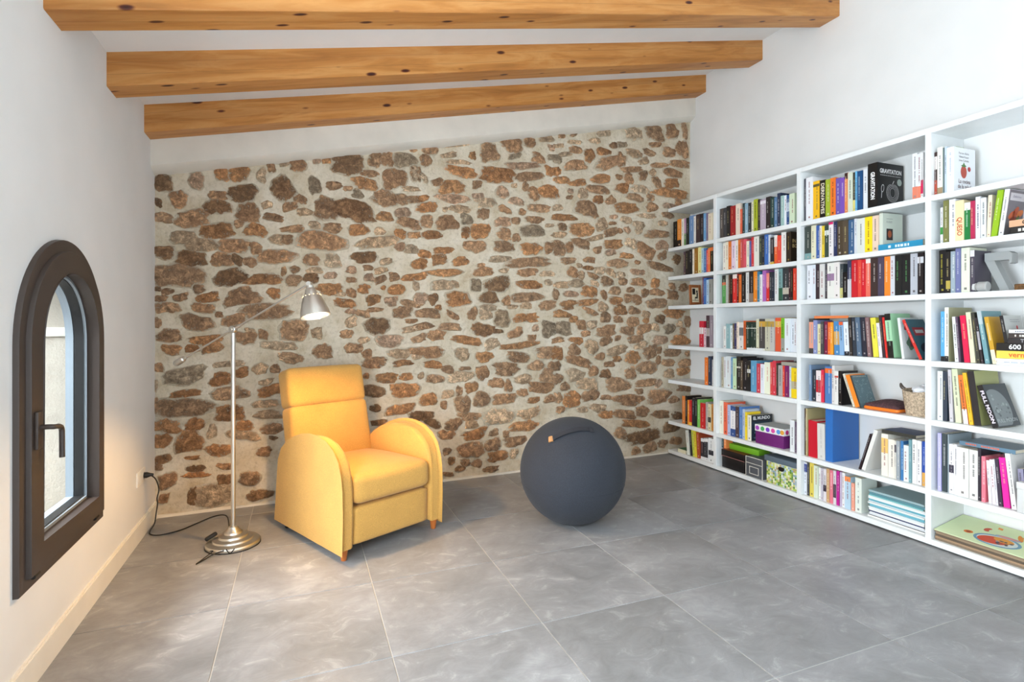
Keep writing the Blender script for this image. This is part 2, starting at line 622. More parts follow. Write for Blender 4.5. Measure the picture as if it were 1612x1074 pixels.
# ------------------------------------------------------------------ measured data: books (y left, y right, height, colour, lean, bands, print) and stones (x, z, width, height, turn, shade)
CELLS = [
 (0, 0, """2.092 2.030 0.242 0c0a0a 0 - -
2.030 1.978 0.252 e08a2e 0 0-.25:2a1c18 -
1.978 1.938 0.248 e8e6da 0 - -
1.938 1.911 0.246 b48aa8 0 0-.45:5f8a4a -
1.911 1.868 0.245 15201a 0 - -
1.868 1.810 0.254 6a8dba 0 - -
1.810 1.784 0.242 e5e0d8 0 - -
1.784 1.731 0.250 3a2a2e 0 - -
1.731 1.693 0.249 241c20 0 - -
1.693 1.661 0.244 6fa2cf 0 - -
1.661 1.637 0.241 7a6a8a 0 - -
1.637 1.579 0.233 e9ddc4 0 - -"""),
 (0, 1, """1.495 1.458 0.244 4d443f 0 - -
1.458 1.421 0.244 3a3c42 0 - -
1.421 1.383 0.251 1a1a1c 0 - -
1.383 1.329 0.242 9e1f24 0 - -
1.329 1.277 0.249 ecdccb 0 - -
1.277 1.257 0.199 e8694a 0 - -
1.255 1.232 0.240 2d4347 0 - -
1.232 1.199 0.234 8fb0c4 0 - -
1.199 1.169 0.231 2b3035 0 - -
1.169 1.145 0.235 e6e4c8 0 - -
1.145 1.109 0.246 aab52a 0 - -
1.109 1.084 0.239 30262e 0 - -
1.084 1.031 0.231 b9a9ba 0 .85-.95:e8e2ea -
1.030 0.990 0.239 2a2224 0 - -
0.990 0.958 0.226 27443f 0 - -
0.958 0.927 0.222 5b80a8 0 - -
0.927 0.896 0.244 2a3550 0 - -
0.896 0.871 0.219 9fc0bb 0 - -
0.871 0.851 0.217 e9edf2 0 - -
0.851 0.825 0.215 2a4f86 0 .45-.75:c9d6e6 -
0.825 0.781 0.217 d6e6c8 0 - -"""),
 (1, 0, """1.950 1.918 0.213 55404c 0 - -
1.918 1.873 0.216 1e1a1a 0 - -
1.873 1.829 0.223 17171a 0 - -
1.829 1.809 0.222 efe6d0 0 - -
1.809 1.759 0.226 9a6a1e 0 - -
1.759 1.720 0.228 e6e09a 0 - -
1.720 1.688 0.215 b5d5e0 0 - -
1.688 1.661 0.211 4a78b0 0 - -
1.661 1.639 0.193 e05a5a 0 - -
1.639 1.613 0.205 ee7a3a 0 - -
1.613 1.579 0.209 1c1610 0 .85-1:ee7a3a -"""),
 (1, 1, """1.465 1.434 0.225 eeeade 0 - -
1.434 1.402 0.228 f0e6d0 0 - -
1.402 1.368 0.231 e07426 0 - -
1.368 1.331 0.226 e6cfe0 0 - -
1.331 1.298 0.228 ece8e0 0 - -
1.298 1.275 0.227 e57a2e 0 - -
1.275 1.250 0.231 c94f50 0 - -
1.250 1.220 0.225 d95a68 0 - -
1.220 1.193 0.205 f0ead2 0 - -
1.193 1.170 0.202 5a64a0 0 - -
1.170 1.145 0.236 d03a40 0 - -
1.145 1.096 0.233 e9e6dc 0 - -
1.096 1.067 0.224 37423a 0 - -
1.067 1.041 0.223 1c2436 0 - -
1.041 1.010 0.229 3f6db5 0 - -
1.010 0.990 0.222 cfd6dc 0 - -
0.990 0.956 0.198 2e2a2e 0 0-.1:e0b52a -
0.956 0.927 0.209 e8632c 0 .6-1:ece8e2 -
0.927 0.892 0.201 e5483a 0 - -
0.892 0.851 0.221 e9e9e4 0 - -
0.851 0.810 0.215 2b2118 0 - T:d8b85a"""),
 (2, 0, """1.709 1.688 0.239 7a3a4a 0 - -
1.688 1.655 0.225 3f6fb5 0 - -
1.655 1.624 0.208 b5d0e6 0 - -
1.624 1.579 0.212 9a9a94 0 - -"""),
 (2, 1, """1.475 1.436 0.230 4f9a4a 0 .75-1:22201e|.65-.75:e2592e -
1.436 1.407 0.231 b5b5ae 0 - -
1.407 1.389 0.229 6a4a30 0 - -
1.389 1.361 0.227 2a1014 0 - -
1.361 1.314 0.229 d8302c 0 .85-1:f0e2da -
1.314 1.294 0.217 5a1418 0 - -
1.294 1.270 0.219 e87a36 0 - -
1.270 1.223 0.233 1a1618 0 - -
1.223 1.193 0.234 dcdcd8 0 - -
1.193 1.151 0.234 2a2022 0 0-.3:8a7a70 -
1.151 1.109 0.233 f08a22 0 - -
1.109 1.085 0.230 3a7a9a 0 - -
1.085 1.060 0.205 ecebea 0 - -
1.060 1.028 0.236 b06ab5 0 - -
1.028 1.000 0.210 f08a7a 0 0-.5:d8302c -
1.000 0.976 0.217 2a2c34 0 - -
0.976 0.952 0.215 1f2a3a 0 - -
0.952 0.917 0.233 e3e6e4 0 - -
0.917 0.883 0.238 7aa0a0 0 0-.4:2a5a40 -
0.883 0.830 0.231 31373b 0 .2-.4:c0b8a8 -
0.830 0.811 0.228 3a1420 0 - -
0.811 0.794 0.226 221414 0 - -
0.794 0.768 0.224 e0432c 0 - -"""),
 (3, 0, """1.743 1.691 0.223 c9283c 0 .5-.75:ece4e2 -
1.691 1.661 0.166 e0c0c8 0 - -
1.661 1.618 0.270 4a343c 0 .35-.6:b5a8a8 -
1.618 1.579 0.269 9a8c96 0 - -"""),
 (3, 1, """1.460 1.428 0.181 ecebe6 0 - -
1.428 1.389 0.200 8fb2b5 0 - -
1.389 1.361 0.186 e6eceb 0 - -
1.361 1.340 0.202 6a5a3a 0 - -
1.340 1.314 0.204 3b3a66 0 - -
1.314 1.295 0.214 efdcc8 0 - -
1.295 1.248 0.212 dcd8d4 0 .5-.8:6a6c70 -
1.248 1.219 0.223 d9642e 0 - -
1.219 1.184 0.214 25382f 0 .76-.79:e0e0d0 -
1.184 1.153 0.214 22352d 0 .76-.79:e0e0d0 -
1.153 1.119 0.214 25382f 0 .76-.79:e0e0d0 -
1.119 1.092 0.234 d6d6b8 0 - -
1.092 1.036 0.237 4b4746 0 .75-.92:d0a040 -
1.036 0.992 0.237 c9c6ae 0 .75-.92:b59a40 -
0.992 0.952 0.236 c2c0bb 0 .75-.92:c09a48 -
0.948 0.894 0.244 df5a38 0 .72-.9:e0b050 -
0.894 0.863 0.242 78b52c 0 0-.4:9a9a90 -
0.863 0.817 0.239 e4ebef 0 - -
0.817 0.788 0.238 dfe6ee 0 - -
0.788 0.764 0.238 e6eaf0 0 - -"""),
 (4, 0, """1.677 1.631 0.232 ee7a26 0 - -
1.631 1.594 0.245 2f3a52 0 - -
1.594 1.579 0.248 d5d0cc 0 .88-1:2a2a32 -"""),
 (4, 1, """1.480 1.455 0.247 b5ae98 0 - -
1.455 1.431 0.252 e0e3e4 0 - -
1.431 1.380 0.258 dfe4e4 0 - -
1.380 1.359 0.249 6a9ac0 0 - -
1.359 1.317 0.244 c9e2b8 0 - -
1.317 1.275 0.261 2b2722 0 .65-.7:dcd8c8 -
1.275 1.253 0.231 5a4a3a 0 - -
1.253 1.208 0.251 1c181c 0 - T:f0ecec
1.208 1.173 0.236 1f1d1f 0 .6-.72:d5d5d0 -
1.173 1.116 0.239 5f9cc0 0 - -
1.116 1.079 0.219 c93a4a 0 - -
1.079 1.046 0.218 e4e6ee 0 - -
1.046 0.990 0.234 eef0d8 0 - T:d0605a
0.990 0.970 0.240 d94a4a 0 - -
0.970 0.937 0.249 d0384a 0 - -
0.937 0.923 0.234 3a3230 0 - -
0.923 0.881 0.220 b0aaa8 0 - -
0.881 0.862 0.220 e0432c 0 - -
0.862 0.828 0.222 7a2060 0 - -
0.828 0.813 0.220 d5e2e8 0 - -
0.813 0.762 0.210 f2d21c 0 .3-.55:b8b49a -"""),
 (5, 0, """1.968 1.926 0.247 d9803a 0 - -
1.926 1.899 0.253 1c1412 0 - -
1.899 1.871 0.219 f0962e 0 - -
1.871 1.839 0.223 d02a2a 0 0-.12:f0d23a -
1.839 1.804 0.243 22262e 0 - -
1.804 1.768 0.252 1a1a1e 0 - -
1.768 1.731 0.241 7ac05a 0 - -
1.731 1.669 0.217 c82428 0 - -
1.669 1.634 0.231 a8a4a0 0 - -
1.634 1.599 0.221 e0d2ac 0 .3-.5:222222 -
1.599 1.579 0.225 c98a3a 0 - -"""),
 (5, 1, """1.505 1.457 0.266 e9e8d8 0 - -
1.455 1.411 0.261 ec6a4a 0 - -
1.411 1.378 0.245 b5bfe0 0 - -
1.378 1.326 0.241 32508a 0 .25-.85:eceaec -
1.326 1.289 0.244 4a3a40 0 - -
1.289 1.257 0.249 4a78b8 0 - -
1.257 1.230 0.232 b5c2d5 0 - -
1.230 1.208 0.215 f2d22a 0 - -"""),
 (6, 0, """1.896 1.860 0.215 e2e6dc 6 - -
1.854 1.829 0.227 2a2a2a 6 - -
1.829 1.799 0.232 d5dc5a 6 - -
1.799 1.770 0.238 e6d23a 6 - -
1.767 1.730 0.221 b5502e 4 - -
1.724 1.682 0.181 e8e8e8 0 .15-.85:2a2a30 -
1.682 1.657 0.188 e8e8e8 0 .15-.85:2a2a30 -
1.657 1.634 0.193 e8e8e8 0 .15-.85:2a2a30 -
1.631 1.571 0.203 eceeee 0 .3-.5:34343c -"""),
 (0, 2, """0.703 0.688 0.293 4a4a52 0 - -
0.688 0.637 0.294 e9eaee 0 - -
0.637 0.590 0.258 f0b81c 0 .85-.92:5a5030 -
0.590 0.548 0.253 14110f 0 - W:DERIVATIVES:f0e6d0
0.548 0.509 0.249 a3b530 0 - -
0.509 0.473 0.248 ee7a2a 0 - -
0.473 0.442 0.239 6a55a8 0 - -
0.442 0.411 0.234 7a52b5 0 - -
0.411 0.390 0.256 e08a50 0 .85-1:3a201c -
0.390 0.359 0.252 d6dcc8 0 - -
0.359 0.342 0.248 3a3a30 0 0-.3:e0d27a -
0.342 0.328 0.250 6cb5e0 0 - -
0.328 0.294 0.246 174a7a 0 - -
0.292 0.265 0.251 dfe2e6 0 - -
0.009 -0.017 0.261 eceef0 0 0-.28:e8866a -
-0.017 -0.037 0.254 e9ebee 0 0-.28:e8866a -
-0.037 -0.050 0.254 efeff0 0 .1-.4:d81e5a -"""),
 (1, 2, """0.703 0.650 0.240 3a443f 0 0-.2:7aa0a0 -
0.650 0.615 0.241 e6e2c2 0 - -
0.615 0.586 0.224 3f62a8 0 - -
0.586 0.571 0.217 e8e2d0 0 - -
0.571 0.549 0.214 e6c83a 0 - -
0.549 0.519 0.210 34483f 0 .7-.85:e0e4de -
0.519 0.488 0.242 ece6e6 0 .93-1:d81e6a -
0.488 0.460 0.231 25305a 0 - -
0.460 0.423 0.225 4a3d2c 0 - -
0.423 0.387 0.222 54483a 0 - -
0.387 0.348 0.220 3a5f88 0 - -
0.348 0.329 0.221 d5dade 0 - -
0.329 0.280 0.217 dcded6 0 - -
0.280 0.234 0.217 f0d820 0 - -
0.234 0.199 0.217 e8cdb8 0 - -"""),
 (2, 2, """0.684 0.643 0.233 e8eaf0 0 - -
0.643 0.617 0.236 dfe6ee 0 - -
0.617 0.587 0.236 3a2c34 0 - -
0.587 0.551 0.236 dcdad6 0 - -
0.551 0.534 0.230 3c3a40 0 - -
0.534 0.482 0.236 e9e8e0 0 .5-.7:9a7a9a -
0.482 0.445 0.233 ebe4e0 0 - -
0.445 0.423 0.219 3f474a 0 0-.3:c9c47a -
0.423 0.391 0.163 141012 0 - -
0.391 0.365 0.238 3a3f5a 0 0-.5:c8c8cc -
0.365 0.328 0.238 c81e28 0 - -
0.328 0.305 0.234 e0483c 0 - -
0.305 0.277 0.231 d01e2c 0 - -
0.277 0.246 0.239 e8705c 0 .88-1:eee6e0 -
0.246 0.199 0.248 3a2a28 0 - -
0.199 0.163 0.243 4a4258 0 - -
0.163 0.129 0.239 f5882c 0 - -
0.129 0.102 0.241 d5d6dc 0 - -
0.102 0.064 0.239 1c1c1c 0 - T:6ac06a
0.064 0.018 0.237 1a1a1c 0 - T:6ac06a
0.018 -0.021 0.244 b9bcc4 0 - -
-0.021 -0.053 0.242 1c1418 0 .75-.9:d5d5da -"""),
 (3, 2, """0.666 0.632 0.236 44403f 0 .15-.9:e8a088 -
0.632 0.603 0.225 8a93c0 0 - -
0.603 0.580 0.199 e2dcae 0 - -
0.580 0.558 0.216 4a4a4c 0 - -
0.557 0.530 0.216 7a1a40 0 - -
0.530 0.511 0.211 ee6e26 0 - -
0.511 0.491 0.211 f5a030 0 - -
0.488 0.447 0.216 4a8ac0 1.5 .3-.7:d8a860 -
0.446 0.417 0.213 8ab0d5 2 .9-1:e8602c -
0.416 0.383 0.213 e8edf2 2.5 0-.12:202024 -
0.380 0.360 0.241 332c28 3 - -
0.359 0.331 0.241 2f3844 3 - -
0.328 0.299 0.241 5a6f85 3.5 - -
0.296 0.266 0.240 2a2a38 3.5 - -
0.265 0.241 0.240 8a6a6a 4 - -
0.229 0.196 0.237 e8de4a 5 - -
0.193 0.173 0.206 ece4e8 5.5 - -
0.172 0.155 0.253 3a2c34 5.5 - -
0.154 0.141 0.240 d9302c 5.5 - -
0.139 0.104 0.260 a8d8ae 5 0-.38:17140f|.85-1:17140f -"""),
 (4, 2, """0.667 0.648 0.242 7a93b0 0 - -
0.645 0.616 0.211 2a3340 0 - -
0.615 0.580 0.208 e8dcdc 0 .3-.7:c01e2e -
0.580 0.558 0.216 d8324e 0 - -
0.551 0.501 0.240 4a7ab5 0 .82-.95:ee6e2c -
0.499 0.480 0.249 dcd8d4 0 - -
0.479 0.454 0.216 e4e2de 0 .8-.86:d8503a -
0.453 0.430 0.218 120f12 0 - -"""),
 (5, 2, """0.705 0.691 0.320 4a3222 0 - -
0.691 0.679 0.322 b5a87a 0 - -
0.183 0.144 0.248 eae6da 0 .55-.9:e8c070 -
0.142 0.107 0.223 ece6da 0 - -
0.105 0.094 0.220 dcd8ce 0 .7-.9:4a4450 -
0.092 0.074 0.224 9aa2a8 0 - -
0.073 0.057 0.227 3f7ab0 0 - -
0.056 0.028 0.206 e2e8e8 0 - -
0.026 0.011 0.244 6f9aa2 0 - -
0.010 -0.014 0.248 eceae6 0 - -
-0.015 -0.039 0.246 e9e8ec 0 - -
-0.041 -0.057 0.247 2a52b0 0 0-.3:e0a850 -"""),
 (6, 2, """0.708 0.685 0.220 d8dce4 0 .7-.95:3a4a8a -
0.683 0.666 0.223 4a4a4a 0 - -
0.664 0.631 0.227 e0cc5a 0 - -
0.629 0.600 0.218 d5e0cc 0 - -
0.598 0.580 0.211 eae8e6 0 - -
0.578 0.561 0.212 c0bcc8 0 - -
0.559 0.538 0.213 dcd6da 0 .3-.5:3a2a3a -
0.536 0.515 0.219 c9a070 0 - -
0.513 0.491 0.216 e07a8a 0 - -
0.490 0.470 0.218 d8d0d4 0 .2-.6:4a3a48 -
0.468 0.448 0.223 b5208a 0 - -
0.446 0.434 0.220 c0b0cc 0 - -
0.432 0.411 0.220 e8e8ea 0 - -
0.409 0.370 0.204 b5cfe0 0 .85-1:ee8a4a -
0.368 0.347 0.172 eaa088 0 - -
0.344 0.303 0.213 dfe6dc 0 - -"""),
 (0, 3, """-0.103 -0.117 0.234 3a2622 0 .6-.9:e8dcd6|0-.35:a8442e -
-0.117 -0.143 0.256 e9e6da 0 0-.15:a08a6a -
-0.144 -0.152 0.248 6a7a7a 0 - -
-0.153 -0.165 0.251 c5d2e0 0 - -"""),
 (1, 3, """-0.133 -0.146 0.194 dfe4e2 0 .25-.45:3a8a3a -
-0.148 -0.174 0.240 7a7a45 0 - -
-0.175 -0.206 0.239 e9e9ea 0 - -
-0.206 -0.246 0.214 ecdcae 0 - W:QUESO:c85a32
-0.246 -0.276 0.196 1a7a3a 0 .8-1:e6e8e4 -
-0.276 -0.295 0.199 b52a52 0 - -
-0.295 -0.316 0.216 e2e4ea 0 - -
-0.317 -0.341 0.206 dfe0e0 0 - T:3a4a4a
-0.343 -0.360 0.213 e9dcc2 -2 - -
-0.363 -0.388 0.237 93b81c -7 - -
-0.390 -0.411 0.230 e6e6ea -7 - -"""),
 (2, 3, """-0.129 -0.162 0.235 131013 0 - T:e8d83a
-0.162 -0.183 0.222 1e1a18 0 .1-.3:b5a04a -
-0.184 -0.206 0.221 9aa8b2 0 - -
-0.207 -0.230 0.236 6f74a0 0 - -
-0.231 -0.270 0.236 dfe3cc 0 - -
-0.271 -0.291 0.215 4a4450 0 .85-1:d8d4d6 -"""),
 (3, 3, """-0.135 -0.154 0.268 5aa8d8 0 0-.1:17171a -
-0.154 -0.173 0.289 efeadb 0 0-.1:17171a C:a8a682
-0.203 -0.221 0.239 e6e6e4 3.5 - -
-0.223 -0.234 0.239 5a4a5e 4 - -
-0.248 -0.274 0.245 e0184a 5 - -
-0.276 -0.298 0.262 dcd8b8 5 - -
-0.300 -0.316 0.260 3a3a32 6 - -
-0.318 -0.329 0.233 2a2228 7 .3-.7:b5b0b8 -
-0.339 -0.359 0.267 6f9aa2 8 .75-1:b0bcc0 -
-0.371 -0.390 0.238 c99a2a 9 0-.3:e6dcc0 -"""),
 (4, 3, """-0.120 -0.147 0.265 e6ebea 0 - -
-0.147 -0.169 0.267 2f3a4a 0 - -
-0.170 -0.188 0.278 c8c4c8 2 - -
-0.192 -0.220 0.287 d5dcb8 4 - -
-0.224 -0.246 0.253 ee7a36 6 0-.3:ecece8 -
-0.251 -0.270 0.267 e8b52a 7 - -"""),
 (5, 3, """-0.124 -0.141 0.310 b9b5ee 0 - -
-0.143 -0.167 0.311 3c484c 0 - -
-0.169 -0.175 0.310 9aa8b0 0 - -
-0.176 -0.199 0.262 eceaec 0 .42-.58:3a3648 -
-0.199 -0.212 0.264 e9e8ea 0 - -
-0.213 -0.268 0.254 e3e2dc 0 - -
-0.269 -0.307 0.252 e0dfd9 0 - -
-0.308 -0.322 0.265 2f2a34 0 - -
-0.323 -0.340 0.230 ee7a8a 0 - -
-0.349 -0.363 0.213 eceaec 3 - -
-0.365 -0.380 0.221 eadfe6 3.5 - -
-0.381 -0.390 0.225 e4e2e6 4 - -
-0.392 -0.409 0.231 3a3040 4.5 - -
-0.415 -0.442 0.242 e0209a 5 - -
-0.445 -0.466 0.267 e8e6e2 6 - -"""),
]
